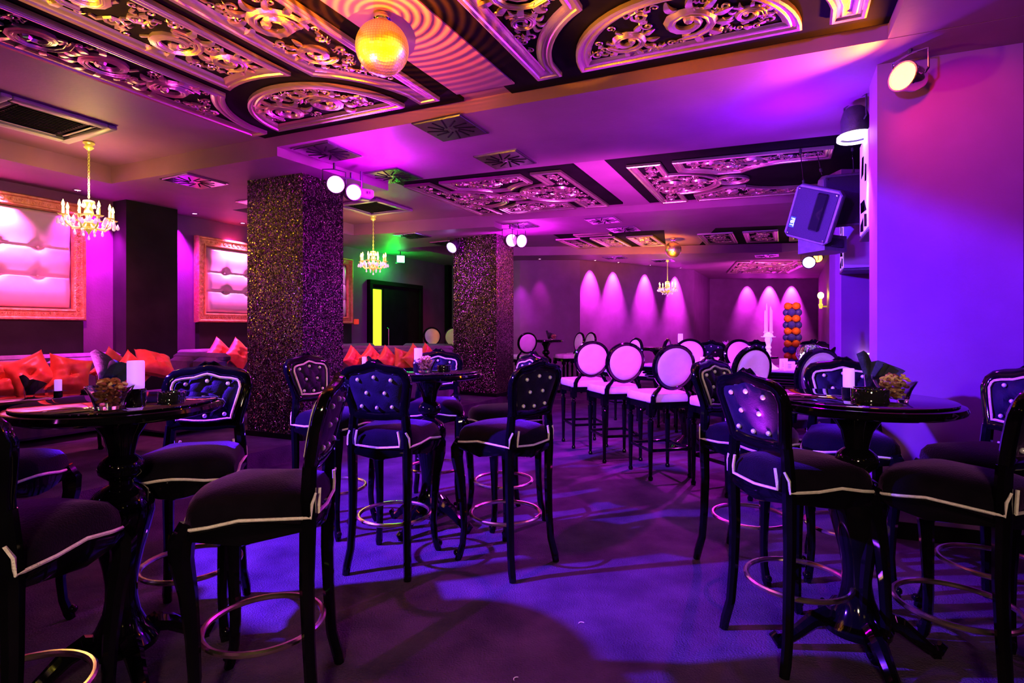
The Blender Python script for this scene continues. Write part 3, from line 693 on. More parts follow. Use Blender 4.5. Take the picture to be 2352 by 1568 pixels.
# ------------------------------------------------------------------ round bar table
def make_table():
    t = thing('bar_table', 'x', 'table')
    MB().lathe([(.001,1.048),(.30,1.048),(.352,1.052),(.372,1.062),(.378,1.075),(.372,1.088),(.355,1.093),(.001,1.094)], 64).build('tabletop', LACQ, t)
    MB().lathe([(.001,1.0945),(.345,1.0945),(.350,1.0965),(.350,1.101),(.346,1.103),(.001,1.103)], 64).build('glass_top', TGLASS, t)
    MB().lathe([(.22,1.049),(.16,1.04),(.10,1.02),(.062,.96),(.05,.91),(.045,.885),(.058,.875),(.075,.86),(.083,.835),(.078,.81),(.055,.79),(.043,.78),(.042,.765),(.06,.755),(.095,.73),(.115,.69),(.118,.65),(.105,.59),(.082,.5),(.064,.42),(.056,.36),(.056,.30),(.066,.24),(.09,.18),(.12,.145),(.135,.125),(.13,.10),(.09,.08)], 32).build('pedestal', LACQ, t)
    for k in range(4):
        a = k*pi/2+.75; mb = MB(); mb.M = Matrix.Rotation(a, 4, 'Z')
        mb.tube([(.06,0,.13),(.12,0,.15),(.18,0,.125),(.24,0,.075),(.29,0,.035),(.33,0,.03),(.345,0,.05),(.33,0,.062)], [.035,.04,.034,.028,.025,.024,.018,.012], 8, up=(0,1,0))
        mb.box((.315,0,.012),(.03,.03,.024)); mb.build('foot', LACQ, t)
    return t
TB = [(-1.607,2.24,0,.1,'round black bar table at the left with bowl of almonds'),(-.588,3.88,0,.35,'round black bar table in the centre before the far pillar'),(1.495,2.36,0,.7,'round black bar table at the right with mixed nuts'),
      (.72,11.5,.07,.2,'far round bar table beside the far glitter pillar'),(2.4,8.9,0,.3,'far round bar table with a lit candle, before the long downlit wall')]
tab = make_table(); 
for i, (x,y,z,a,lb) in enumerate(TB):
    o = tab if i == 0 else copy_tree(tab)
    o.location = (x,y,z); o.rotation_euler = (0,0,a); o['label'] = lb; o['group'] = 'round bar tables'
TZ = 1.103

# ------------------------------------------------------------------ things on the bar tables
def candle(p, label, s=1, group='frosted candle lights'):
    t = thing('candle_light', label, 'candle', p, .3, group)
    MB().lathe([(.001,0),(.034*s,0),(.036*s,.01),(.036*s,.055*s),(.032*s,.06*s),(.001,.06*s)], 20).build('glass_base', SMOKE, t)
    MB().lathe([(.001,.058*s),(.029*s,.058*s),(.030*s,.07*s),(.030*s,.165*s),(.027*s,.17*s),(.024*s,.168*s),(.001,.13*s)], 20).build('candle_sleeve', FROST, t)
    return t
def ashtray(p, label, r=.07, h=.05):
    t = thing('ashtray', label, 'ashtray', p, 0, 'black glass ashtrays')
    MB().lathe([(.001,0),(r*.95,0),(r,.006),(r,h-.004),(r*.97,h),(r*.86,h),(r*.82,h-.008),(r*.8,.018),(.001,.014)], 28).build('bowl', SMOKE, t)
    for k in range(4): mb = MB(); a = k*pi/2+.4; mb.M = Matrix.Translation((r*.93*math.cos(a), r*.93*math.sin(a), h-.003)) @ Matrix.Rotation(a,4,'Z'); mb.rbox((0,0,0),(r*.2,.016,.008),.002); mb.build('rest', SMOKE, t)
def napkins(p, label, rz=0, s=1):
    t = thing('napkin_glass', label, 'glass', p, rz, 'glasses holding black napkins')
    MB().lathe([(.001,0),(.036*s,0),(.040*s,.09*s),(.0375*s,.09*s),(.0335*s,.008*s),(.001,.007*s)], 20).build('glass', GLASS, t)
    n = thing('black_napkin', 'folded ' + label.replace('glass holding','').replace('glass with','').strip() + ', the cloth itself', 'napkin', p, rz, 'folded black napkins')
    for k, (dy, lean, h, w0) in enumerate(((-.012,.75,.13,.05),(.0,.45,.14,.045),(.012,-.12,.185,.03))):
        mb = MB()
        def fn(u, v, dy=dy, lean=lean, h=h, w0=w0):
            wd = (w0+.075*v)*s*(1-.55*max(0,v-.55)/.45*abs(u-.15)); x = (u-.5)*wd + lean*h*s*v**1.3*.8
            return (x, dy*s + .014*s*math.sin(u*5+k*2)*v + .02*s*(u-.5)**2*4*v*(1 if k else -1), .012*s + h*s*v*(1-.35*abs(u-.25)*v))
        mb.grid(fn, 8, 8); vs0 = list(mb.v); fs0 = list(mb.f); m = len(vs0)
        mb.v += [p_+Vector((0,.0025*s,.001)) for p_ in vs0]; mb.f += [[i+m for i in f[::-1]] for f in fs0]
        mb.build('fold', NAPK, n)
def nut_bowl(p, label, kinds, r=.075):
    t = thing('nut_bowl', label, 'bowl', p, .2, 'glass bowls of nuts')
    q = 1/math.cos(pi/4)
    MB().lathe([(.001,0),(r*.62,0),(r*.64,.006),(r*.78,.045),(r*1.05,.085),(r*.99,.086),(r*.72,.048),(r*.5,.014),(.001,.012)], 20).build('bowl', GLASS, t)
    rnd = random.Random(int(p[0]*100)); mb = {}
    for k in range(110):
        z = .018+.085*(k/110)**.8 if k < 80 else .085+.022*rnd.random(); lim = r*(.46+.36*min(1,z/.08)) - .010
        if k >= 80: lim = r*.72*(1-(z-.085)/.045)
        a = rnd.random()*2*pi; d = lim*math.sqrt(rnd.random()); m = kinds[int(rnd.random()*len(kinds))]
        mm = mb.setdefault(m.name, (MB(), m))[0]
        mm.M = Matrix.Translation((d*math.cos(a), d*math.sin(a), z)) @ Matrix.Rotation(rnd.random()*6,4,'Z') @ Matrix.Rotation(rnd.uniform(-.7,.7),4,'Y') @ Matrix.Diagonal((1.5,.85,.65,1))
        mm.ball((0,0,0), .0088, 7, 5)
    for nm, (mm, m) in mb.items():
        o = mm.build('almonds' if m is ALM else 'cashews', m, None, loc=p); o.rotation_euler = (0,0,.2)
        tag(o, ('brown almonds' if m is ALM else 'pale cashews')+' piled in the '+label, 'nuts', kind='stuff')
candle((-1.50,2.17,TZ), 'frosted candle light on the left table, right of the almond bowl', 1.0)
napkins((-1.80,2.42,TZ), 'glass holding black napkins on the left table', .4, 1.05)
nut_bowl((-1.50,2.03,TZ), 'glass bowl of almonds on the left table', [ALM,ALM,ALM,ALM,NUT])
ashtray((-1.40,2.24,TZ), 'black glass ashtray on the left table behind the candle', .05, .04)
candle((-.66,3.83,TZ), 'frosted candle light on the centre table', .95)
nut_bowl((-.60,3.75,TZ), 'glass bowl of mixed nuts on the centre table', [ALM,NUT,NUT])
ashtray((-.48,3.85,TZ), 'black glass ashtray on the centre table', .05, .04)
candle((1.46,2.36,TZ), 'frosted candle light on the right table', .74)
ashtray((1.46,2.22,TZ), 'black round glass ashtray before the candle of the right table', .068, .055)
napkins((1.65,2.48,TZ), 'glass with black napkins on the right table', .0, 1.0)
nut_bowl((1.575,2.24,TZ), 'glass bowl of mixed nuts on the right table', [ALM,NUT,NUT])
candle(P(1563,798,TZ)*1, 'small bright candle light on the far bar table before the downlit wall', 1.3)
candle((2.78,9.0,TZ), 'candle light on the far bar table beside the small one', 1.2)
napkins((.78,11.5,TZ+.07), 'glass with dark napkins on the far bar table near the pillar', .4)
nut_bowl((.88,11.45,TZ+.07), 'glass bowl with an orange snack on the far bar table', [ALM,NUT])

# ------------------------------------------------------------------ long glossy table with candelabra
TA = Vector((1.45,6.35,0)); TBv = Vector((3.3,4.95,0)); td = (TBv-TA).normalized(); tn = Vector((-td.y, td.x, 0))
LZ = .985
lt = thing('long_table', 'long ridged black table with shiny violet top carrying the candelabra', 'table', (TA.x,TA.y,0), math.atan2(td.y,td.x))
LL = (TBv-TA).length
MB().rbox((LL/2,.45,LZ-.012), (LL,.9,.024), .006).build('tabletop', mat('violet_gloss_top', (.25,.2,.32), .12, coat=1), lt)
mb = MB()
for k in range(5): mb.rbox((LL/2,.45,LZ-.035-k*.03), (LL-.03-.035*k,.87-.035*k,.024), .008)
mb.build('ridged_edge', LACQ, lt)
for x in (.45, LL-.5):
    mb = MB(); mb.lathe([(.16,.86),(.09,.8),(.055,.72),(.05,.68),(.09,.65),(.1,.6),(.07,.55),(.11,.46),(.12,.4),(.08,.25),(.07,.15),(.13,.1),(.2,.05),(.22,0)], 24, (x,.45,0)); mb.build('pedestal', LACQ, lt)
def LT(px, off, z=LZ):                                # a point of the top below image column px, off metres behind the near edge
    k = (px-CX)/F; a = TA+tn*off; s = (k*a.y-a.x)/(td.x-k*td.y); q = a+td*s; return Vector((q.x,q.y,z))
c = LT(1765,.13)
t = thing('candelabra', 'white crystal candelabra with tall pink candles on the long table', 'candelabra', c, 0)
MB().lathe([(.001,0),(.095,0),(.10,.012),(.07,.03),(.045,.05),(.03,.075),(.02,.09),(.026,.105),(.018,.12),(.028,.14),(.018,.16),(.026,.18),(.018,.2),(.03,.222),(.02,.245),(.026,.27),(.036,.3),(.03,.33),(.05,.335),(.045,.35),(.03,.38)], 14).build('stem', mat('milk_crystal', (.95,.9,1), .15, emit=(.75,.5,1), es=.25), t)  # faint glow put into the crystal, which is no lamp
for k, (dx, dy, h) in enumerate(((-.034,0,.22),(-.008,.02,.29),(.034,.0,.23),(.012,-.022,.26))):
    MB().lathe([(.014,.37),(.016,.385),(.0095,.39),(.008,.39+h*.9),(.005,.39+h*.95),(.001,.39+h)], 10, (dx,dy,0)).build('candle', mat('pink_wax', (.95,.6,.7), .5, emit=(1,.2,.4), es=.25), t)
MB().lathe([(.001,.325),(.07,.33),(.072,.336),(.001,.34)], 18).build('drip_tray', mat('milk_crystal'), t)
c = LT(1858,.42); t = thing('goblet_bowl', 'large clear goblet bowl filled with bright beads on the long table', 'goblet', c)
MB().lathe([(.001,0),(.06,0),(.06,.006),(.015,.015),(.012,.03),(.05,.05),(.10,.09),(.125,.14),(.115,.2),(.085,.25),(.082,.25),(.111,.2),(.12,.14),(.096,.093),(.045,.056),(.001,.045)], 28).build('bowl', GLASS, t)
mb = MB(); rnd = random.Random(4)
for k in range(70):
    z = .065+.10*rnd.random()**1.2; r = (.035+.07*min(1,(z-.05)/.07))*math.sqrt(rnd.random()); a = rnd.random()*6.3
    mb.ball((c.x+r*math.cos(a), c.y+r*math.sin(a), c.z+z), .0085, 6, 4)
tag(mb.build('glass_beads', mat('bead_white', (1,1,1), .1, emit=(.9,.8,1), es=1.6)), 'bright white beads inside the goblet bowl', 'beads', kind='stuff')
def card(px, off, wd, h, label):
    c = LT(px, off); t = thing('table_card', label, 'card', c, .1, 'white cards on the long table')
    MB().rbox((0,0,h/2), (wd,.008,h), .002, rx=0).build('card', WHITE, t)
    mb = MB()
    for k in range(3): mb.box((0,-.0048,h*(.3+.18*k)), (wd*.3,.001,h*.05))
    mb.build('print', mat('grey_print', (.25,.25,.4), .6), t, False)
card(1800,.22,.09,.11,'upright white table card, left of the two on the long table')
card(1813,.06,.12,.09,'wide white table card at the near edge of the long table')
card(1613,.25,.05,.10,'small glowing white holder at the left end of the long table')
for k, (px, off, lb) in enumerate(((1723,.5,'stack of two rolled white towels on the long table'),(1843,.16,'rolled white towels before the goblet bowl'))):
    c = LT(px, off); t = thing('towel_stack', lb, 'towels', c, -.5, 'rolled towels')
    for j in range(2 if k == 0 else 1):
        for q in range(3):
            m2 = MB(); m2.M = Matrix.Translation((-.05+.05*q,0,.028+j*.052)) @ Matrix.Rotation(pi/2,4,'X'); m2.lathe([(.001,-.05),(.02,-.05),(.026,-.044),(.026,.044),(.02,.05),(.001,.05)], 12); m2.build('towel', WHITE, t)
c = LT(1748,.35); candle((c.x,c.y,c.z), 'small white candle light between towels and candelabra', .75)
c = LT(1735,.12); t = thing('white_tray', 'flat white tray left of the candelabra foot', 'tray', c, -.6)
MB().rbox((0,0,.008),(.17,.1,.012),.004).build('base', WHITE, t)
mb = MB(); [mb.rbox((s*.08,0,.018),(.008,.1,.014),.002) for s in (-1,1)]; mb.build('rim', WHITE, t)
for px, off, lb in ((1638,.35,'pink glass bowl on the left end of the long table'),):
    c = LT(px, off); t = thing('pink_bowl', lb, 'bowl', c)
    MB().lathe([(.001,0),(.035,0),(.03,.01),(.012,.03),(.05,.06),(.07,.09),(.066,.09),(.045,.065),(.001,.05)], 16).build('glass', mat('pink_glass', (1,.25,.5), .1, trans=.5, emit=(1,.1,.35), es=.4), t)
for k, (px, off) in enumerate(((1588,.12),(1600,.10),(1612,.05),(1622,.16),(1632,.1))):
    c = LT(px, off); t = thing('cut_glass_tumbler', 'cut glass tumbler, %s of five at the left end of the long table' % ('leftmost','second from left','middle one','fourth from left','rightmost')[k], 'glass', c, 0, 'sparkling glasses')
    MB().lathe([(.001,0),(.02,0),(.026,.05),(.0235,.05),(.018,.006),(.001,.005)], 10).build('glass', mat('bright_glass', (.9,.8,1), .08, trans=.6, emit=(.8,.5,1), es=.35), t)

# pink bouquets on the far tables
for px, d, lb in ((1672,9.7,'pink feather bouquet left of the round cream stool back'),(1745,9.9,'pink feather bouquet just left of the candelabra')):
    z = CZ+(HY-818)/F*d; t = thing('bouquet', lb, 'flowers', ((px-CX)/F*d, d, z), 0, 'pink bouquets')
    MB().lathe([(.001,0),(.05,0),(.06,.04),(.045,.08),(.05,.1),(.001,.1)], 14).build('vase', SMOKE, t)
    mb = MB(); rnd = random.Random(px)
    for k in range(150):
        a = rnd.random()*6.3; e_ = rnd.random()**.7*1.5; L = .09+.10*rnd.random()
        v = Vector((math.cos(a)*math.sin(e_), math.sin(a)*math.sin(e_), math.cos(e_)))
        leaf_c = Vector((0,0,.1)); mb.tube([leaf_c+v*L*.4, leaf_c+v*L*.8, leaf_c+v*L], [.004,.011,.002], 4)
    mb.build('petals', FLOW, t)['kind'] = 'stuff'
# small round dark tables under the bouquets
for px, d, lb in ((1672,9.7,'small black round table under the left pink bouquet'),(1745,9.9,'small black round table under the right pink bouquet')):
    z = CZ+(HY-818)/F*d; t = thing('side_table', lb, 'table', ((px-CX)/F*d, d, 0), 0, 'small black tables')
    MB().lathe([(.001,z-.03),(.3,z-.03),(.31,z-.015),(.3,z),(.001,z)], 28).build('tabletop', LACQ, t)
    MB().lathe([(.05,z-.03),(.03,z-.2),(.06,.4),(.035,.2),(.16,.04),(.18,0)], 16).build('pedestal', LACQ, t)

# ------------------------------------------------------------------ balloon column
t = thing('balloon_column', 'tall column of orange and blue balloons before the back niche', 'balloons', (8.55,16.6,.07))
bl = {n: MB().lathe([(.001,-.155),(.012,-.15),(.006,-.138),(.05,-.115),(.1,-.05),(.118,.01),(.105,.065),(.06,.105),(.001,.118)], 12, cap=False).mesh('balloon', m) for n, m in (('o',BALO),('b',BALB))}
for r in range(11):
    for k in range(4):
        a = k*pi/2+(r%2)*pi/4+.2; z = .12+r*.19
        inst(bl['o' if r%2 == 0 else 'b'], 'balloon', t, (.15*math.cos(a), .15*math.sin(a), z), (0, pi/2-.1, a))
MB().lathe([(.03,0),(.02,.02),(.02,2.1)], 8).build('pole', CHROME, t)

# ------------------------------------------------------------------ chandeliers
def make_chandelier(drop):
    t = thing('chandelier', 'x', 'chandelier')
    MB().lathe([(.001,0),(.05,0),(.052,-.012),(.03,-.03),(.045,-.05),(.03,-.065),(.012,-.08),(.001,-.085)], 12).build('canopy', YGLASS, t)
    mb = MB(); n = int((drop-.08)/.032)
    for k in range(n):
        z = -.085-k*.032; mb.M = Matrix.Translation((0,0,z-.016)) @ Matrix.Rotation((k%2)*pi/2,4,'Z') @ Matrix.Rotation(pi/2,4,'X')
        mb.tube([(.009*math.cos(q*pi/4), .018*math.sin(q*pi/4), 0) for q in range(8)], .0032, 4, True)
    mb.build('chain', YGLASS, t)
    b = -drop
    MB().lathe([(.01,b),(.05,b-.01),(.055,b-.03),(.03,b-.045),(.02,b-.07),(.035,b-.10),(.045,b-.14),(.03,b-.17),(.02,b-.19),(.055,b-.21),(.06,b-.24),(.03,b-.27),(.035,b-.3),(.015,b-.33),(.001,b-.36)], 14).build('body', YGLASS, t)
    dr = MB().lathe([(.001,.0),(.004,-.006),(.013,-.03),(.010,-.044),(.001,-.05)], 6, cap=False).mesh('crystal', CRD)
    for k in range(8):
        a = k*pi/4+.25; R_ = .215 if k%2 else .185; mb = MB(); ca, sa = math.cos(a), math.sin(a)
        mb.tube([(x*ca, x*sa, b+z) for x, z in ((.03,-.23),(.08,-.29),(.14,-.30),(R_-.025,-.26),(R_,-.20),(R_,-.185))], .009, 6); arm = mb.build('arm', YGLASS, t)
        MB().lathe([(.001,b-.19),(.03,b-.192),(.045,b-.18),(.03,b-.184),(.001,b-.182)], 12, (R_*ca,R_*sa,0)).build('drip_pan', YGLASS, arm)
        MB().lathe([(.012,b-.185),(.012,b-.11),(.001,b-.108)], 8, (R_*ca,R_*sa,0)).build('candle_tube', YWAX, arm)
        MB().lathe([(.001,b-.108),(.008,b-.104),(.0135,b-.085),(.009,b-.06),(.001,b-.035)], 8, (R_*ca,R_*sa,0), cap=False).build('bulb', FLAME, arm)
        for j in range(5):
            c2 = a+(j-2)*.17; rr = R_+(.03 if j in (1,3) else -.01); inst(dr, 'crystal', t, (rr*math.cos(c2), rr*math.sin(c2), b-.185-.03*(j%2)), sc=(1.4,1.4,1.3))
        inst(dr, 'crystal', t, (.12*ca, .12*sa, b-.31)); inst(dr, 'crystal', t, (.05*math.cos(a+.5), .05*math.sin(a+.5), b-.035))
    inst(dr, 'crystal', t, (0,0,b-.36))
    return t
ch = make_chandelier(.58)
for i, (p, lb) in enumerate((((-4.3,5.53,3.29),'yellow-lit crystal chandelier before the leftmost wall panel'),((-2.33,9.14,3.29),'yellow-lit crystal chandelier left of the green exit sign'),((3.8,13.3,3.1),'small far crystal chandelier before the downlit wall'))):
    o = ch if i == 0 else copy_tree(ch)
    o.location = p; o.rotation_euler = (0,0,i*.4); o['label'] = lb; o['group'] = 'crystal chandeliers'
    if i == 2: o.scale = (1,1,.92)
    lamp('chandelier_glow', 'POINT', (p[0],p[1],p[2]-.5), (13,9,3)[i], WARM, None, .12)
t = thing('wall_sconce', 'single candle wall lamp with yellow bulb at the far right', 'wall lamp', (7.6,13.4,1.9))
MB().lathe([(.001,.0),(.03,.0),(.05,.1),(.03,.12),(.03,.25),(.001,.25)],10).build('candle_tube', YWAX, t); MB().ball((0,0,.32), .07, 10, 6, 1.2).build('bulb', FLAME, t)
MB().box((.14,0,.05),(.3,.03,.04)).build('bracket', YGLASS, t)

# ------------------------------------------------------------------ mirror balls
def mirror_ball(c, r, ztop, label, first):
    t = thing('mirror_ball', label, 'mirror ball', c, .35, 'mirror balls')
    rows = 30 if first else 16; q = MB(); q2 = MB()
    for i in range(rows):
        a0 = -pi/2+pi*i/rows; a1 = -pi/2+pi*(i+1)/rows; n = max(5, int(2*rows*math.cos((a0+a1)/2)))
        for k in range(n):
            b0 = 2*pi*k/n; b1 = 2*pi*(k+.93)/n; am = a1-(a1-a0)*.07
            pts = [Vector((math.cos(a)*math.cos(b), math.cos(a)*math.sin(b), math.sin(a)))*r for a, b in ((a0,b0),(a0,b1),(am,b1),(am,b0))]
            q.add(pts, [[0,1,2,3]])
    q.build('mirror_tiles', MIRR, t, False)['kind'] = 'stuff'
    MB().ball((0,0,0), r*.985, 32, 20).build('core', mat('dark_ball_core', (.25,.05,.0), .4), t)
    h = ztop-c[2]
    MB().lathe([(.012,r*.97),(.03,r*1.0),(.03,r*1.06),(.01,r*1.1),(.008,h-.05),(.04,h-.05),(.055,h-.03),(.05,h),(.001,h)], 20).build('motor_cap', CHROME, t)
mirror_ball((-.77,3.23,3.065), .155, 3.26, 'large mirror ball glowing orange under the near ceiling', True)
mirror_ball((3.3,11.15,3.02), .165, 3.26, 'small far mirror ball glowing orange', False)
bs = Vector((-.77,3.23,3.065))
for dx, dy, en in ((-.8,-.5,560),(.75,-.6,560),(.0,-.8,90)):
    lamp('added_ball_spot', 'SPOT', (bs.x+dx, bs.y+dy, bs.z-.35), en, (1,.42,.0), tuple(bs), .03, 18, .3)  # spots added close to the ball so that its tiles glow
# rings as if thrown by the ball: an added lamp with rings in its shader
LP = Vector((-.62, 2.78, 2.62)); l = lamp('ball_ring_light', 'SPOT', LP, 480, (1,.15,.0), (-.78,3.1,3.26), .004, 110, .8)
l.data.use_nodes = True; nt = l.data.node_tree; em = nt.nodes['Emission']; nn = nt.nodes.new
g = nn('ShaderNodeNewGeometry'); sp = nn('ShaderNodeSeparateXYZ'); nt.links.new(g.outputs['Incoming'], sp.inputs[0])
def mth(op, a, b=None, c=None):
    m_ = nn('ShaderNodeMath'); m_.operation = op
    for i_, v_ in enumerate((a, b, c)):
        if v_ is None: continue
        if isinstance(v_, (int, float)): m_.inputs[i_].default_value = v_
        else: nt.links.new(v_, m_.inputs[i_])
    return m_.outputs[0]
hh = 3.262-LP.z
dxn = mth('SUBTRACT', mth('MULTIPLY', mth('DIVIDE', sp.outputs['X'], sp.outputs['Z']), hh), -.77-LP.x)
dyn = mth('SUBTRACT', mth('MULTIPLY', mth('DIVIDE', sp.outputs['Y'], sp.outputs['Z']), hh), 3.23-LP.y)
rr_ = mth('SQRT', mth('ADD', mth('MULTIPLY', dxn, dxn), mth('MULTIPLY', dyn, dyn)))
nt.links.new(mth('POWER', mth('MULTIPLY_ADD', mth('SINE', mth('MULTIPLY', mth('POWER', rr_, .8), 95)), .5, .55), 1.6), em.inputs['Strength'])
lamp('ball_up_wash', 'SPOT', (-1.0, 2.9, 2.75), 16, (1,.25,0), (-.95,3.15,3.28), .05, 120, .9)
lamp('far_ball_spot', 'SPOT', (3.0,10.7,2.8), 18, (1,.36,.0), (3.3,11.15,3.02), .03, 40, .4)

# ------------------------------------------------------------------ stage lamps
def par(p, aim, label, lens, r=.09, L=.2, body=None, ring=False):
    t = thing('stage_lamp', label, 'stage lamp', p, 0, 'stage lamps'); body = body or PLASTIC
    d = Vector(aim).normalized(); Rm = d.to_track_quat('Z','Y').to_matrix().to_4x4()
    mb = MB(); mb.M = Rm; mb.lathe([(.001,-L),(r*.5,-L),(r*.75,-L*.9),(r*.95,-L*.6),(r*.95,-L*.12),(r*1.08,-L*.1),(r*1.08,.0),(r*.97,.0),(r*.93,-L*.2),(r*.5,-L*.5)], 24, cap=False); mb.build('housing', body, t)
    mb = MB(); mb.M = Rm; mb.lathe([(.001,-.004),(r*.93,-.012),(r*.93,-.02)], 20, cap=False); mb.build('lens', lens, t)
    mb = MB(); s = Rm.to_3x3() @ Vector((1,0,0)); s.z = 0; s = s.normalized() if s.length > .1 else Vector((1,0,0)); c = d*-L*.45
    mb.tube([c+s*r*1.05, c+s*r*1.3+Vector((0,0,.02)), c+s*r*1.3+Vector((0,0,r*1.7)), c+Vector((0,0,r*1.9)), c-s*r*1.3+Vector((0,0,r*1.7)), c-s*r*1.3+Vector((0,0,.02)), c-s*r*1.05], .007, 6)
    mb.build('yoke', CHROME if body is CHROME else PLASTIC, t)
    mb = MB(); mb.tube([c+Vector((0,0,r*1.85)), c+Vector((0,0,r*2.6))], .014, 8); mb.build('clamp', PLASTIC, t)
    if ring:
        mb = MB(); mb.M = Rm; mb.lathe([(r*1.08,-.03),(r*1.2,-.02),(r*1.22,.012),(r*1.1,.02),(r*1.05,.0)], 24, cap=False); mb.build('barndoor_ring', WGLOW, t)
    return t
par((-1.78,5.5,2.86), (.45,-.85,-.1), 'left of the two magenta lamps on the near pillar', LENSM, .088)
par((-1.62,5.58,2.80), (.55,-.8,-.15), 'right of the two magenta lamps on the near pillar', LENSM, .08)
par((-.0,9.35,2.92), (.4,-.9,-.1), 'left of the two magenta lamps on the far pillar', LENSM, .11)
par((.17,9.30,2.90), (.6,-.8,-.2), 'right of the two magenta lamps on the far pillar', LENSM, .11)
par((-1.11,9.95,2.88), (-.45,-.7,-.55), 'blue-white lamp on the left side of the far pillar', LENSB, .105)
par((2.48,3.46,3.005), (-.93,-.35,.02), 'chrome lamp with orange light high on the right pier', LENSO, .085, .17, CHROME)
par((2.70,4.28,2.90), (.02,.0,-1), 'black stage lamp hanging downward in front of the right pier', WGLOW, .105, .24, PLASTIC, True)
par((6.0,11.0,2.74), (-.6,-.8,-.3), 'white lamp far right beneath the amber ceiling', LENSB, .12)
par((6.35,11.3,2.87), (-.4,-.9,0), 'orange lamp far right beneath the amber ceiling', LENSO, .09)
t = thing('projector', 'grey projector box behind the lamps of the near pillar', 'projector', (-1.62,5.85,2.84), .5)
MB().rbox((.0,0,0), (.22,.2,.09), .012).build('case', mat('projector_grey', (.6,.6,.65), .35), t); MB().lathe([(.025,-.01),(.025,.02),(.001,.02)], 12, (.05,-.1,0)).build('lens', SMOKE, t)
MB().tube([(0,0,.04),(0,0,.25)], .014, 8).build('mount', PLASTIC, t)
lamp('orange_par_beam', 'SPOT', (2.42,3.43,2.98), 130, (1,.2,0), (1.7,3.5,3.16), .03, 110, .7)
lamp('orange_wall_bounce', 'SPOT', (2.3,3.05,3.05), 26, (1,.03,.06), (2.95,3.5,2.65), .03, 80, .8)
lamp('black_par_beam', 'SPOT', (2.58,4.12,2.7), 60, (.9,.25,1), (2.6,4.0,1.2), .04, 75, .8)
lamp('pier_edge_wash', 'SPOT', (2.15,4.6,2.9), 60, (1,.05,.75), (2.56,3.86,1.4), .04, 60, .9)
lamp('orange_far_pillar', 'SPOT', (.9,9.4,2.9), 200, (1,.22,.0), (-.05,10.0,2.4), .04, 60, .8)
lamp('near_pillar_violet', 'SPOT', (-.9, 4.4, 2.6), 220, (.25,.05,1), (-2.0,6.2,1.2), .04, 60, .8)
lamp('near_pillar_warm', 'SPOT', (-3.7, 4.9, 2.75), 130, (1,.6,.02), (-2.66,6.1,2.2), .04, 60, .9)
lamp('far_pillar_warm', 'SPOT', (-1.7, 8.9, 2.75), 90, (1,.6,.02), (-.7,9.97,2.3), .04, 70, .9)

# ------------------------------------------------------------------ hanging speakers
def speaker(c, rot, s, label, hang):
    t = thing('loudspeaker', label, 'loudspeaker', c, 0, 'hanging loudspeakers'); t.rotation_euler = rot
    W_, H_, D_ = .46*s, .56*s, .3*s
    def sect(y, k): r = .04*s; a, b = W_/2*k, H_/2*k; return [(x,y,z) for x,z in ((a-r,-b),(a,-b+r),(a,b-r),(a-r,b),(-a+r,b),(-a,b-r),(-a,-b+r),(-a+r,-b))]
    mb = MB(); vs = sect(-.0,.97)+sect(.012,1)+sect(.08,1)+sect(D_,.55); fs = [list(range(8))]
    for i in range(3):
        for j in range(8): fs.append([i*8+j,(i+1)*8+j,(i+1)*8+(j+1)%8,i*8+(j+1)%8])
    fs.append(list(range(31,23,-1))); mb.add(vs, fs); mb.build('cabinet', SPEAK, t)
    mb = MB(); mb.rbox((0,-.006,0), (W_*.88,.014,H_*.9), .005); mb.build('grille', GRILLE, t)
    cu = bpy.data.curves.new('badge', 'FONT'); cu.body = 'FBT'; cu.size = .055*s; cu.align_x = 'CENTER'; cu.align_y = 'CENTER'; cu.extrude = .001
    tmp = bpy.data.objects.new('tmp', cu); COL.objects.link(tmp); bpy.context.view_layer.update()
    me = bpy.data.meshes.new_from_object(tmp.evaluated_get(bpy.context.evaluated_depsgraph_get())); bpy.data.objects.remove(tmp)
    me.materials.clear(); me.materials.append(WGLOW)
    b_ = MB().rbox((-W_*.36,-.0155,-H_*.2), (.05*s,.005,.11*s), .001).build('badge', mat('badge_blue', (.02,.1,.7), .4, emit=(.05,.2,1), es=.4), t)
    o = inst(me, 'lettering', b_, (-W_*.36,-.0195,-H_*.2), (pi/2,-pi/2+pi,0)); 
    mb = MB()
    for sx in (-1,1):
        for sz in (-1,1):
            m2 = Matrix.Translation((sx*W_*.4,-.014,sz*H_*.42)) @ Matrix.Rotation(pi/2,4,'X'); mb.M = m2; mb.lathe([(.009*s,-.002),(.009*s,.004),(.001,.006)], 8)
    mb.build('screw', CHROME, t)
    return t
def cable(a, b, label):
    a = Vector(a); b = Vector(b); t = thing('suspension_cable', label, 'cable', a, 0, 'speaker suspension cables'); d = b-a
    MB().tube([(0,0,0), d], .004, 5).build('wire', CHROME, t)
    for f in (.12,.8): MB().tube([d*f, d*(f+.1)], .013, 8).build('turnbuckle', PLASTIC, t)
speaker((3.36,5.5,2.70), (.1,-.10,.05), .94, 'dark loudspeaker facing the camera, hung beside the right pier', None)
sp2 = speaker((2.92,5.3,2.51), (.28,.38,-.8), .94, 'tilted loudspeaker turned to the left, hung beside the other one', None)
MB().rbox((.06,-.03,.04), (.10,.04,.36), .012).build('handle_recess', SMOKE, sp2)
t = thing('horn_speaker', 'angular blue-lit speaker base below the tilted loudspeaker', 'loudspeaker', (3.2,5.6,2.26), .5, 'hanging loudspeakers')
MB().prism([(-.2,-.14),(.14,-.16),(.22,.0),(.16,.18),(-.14,.18)], -.08, .08).build('cabinet', SPEAK, t, False)
MB().rbox((-.02,-.155,.0),(.2,.02,.09),.006).build('horn', GRILLE, t)
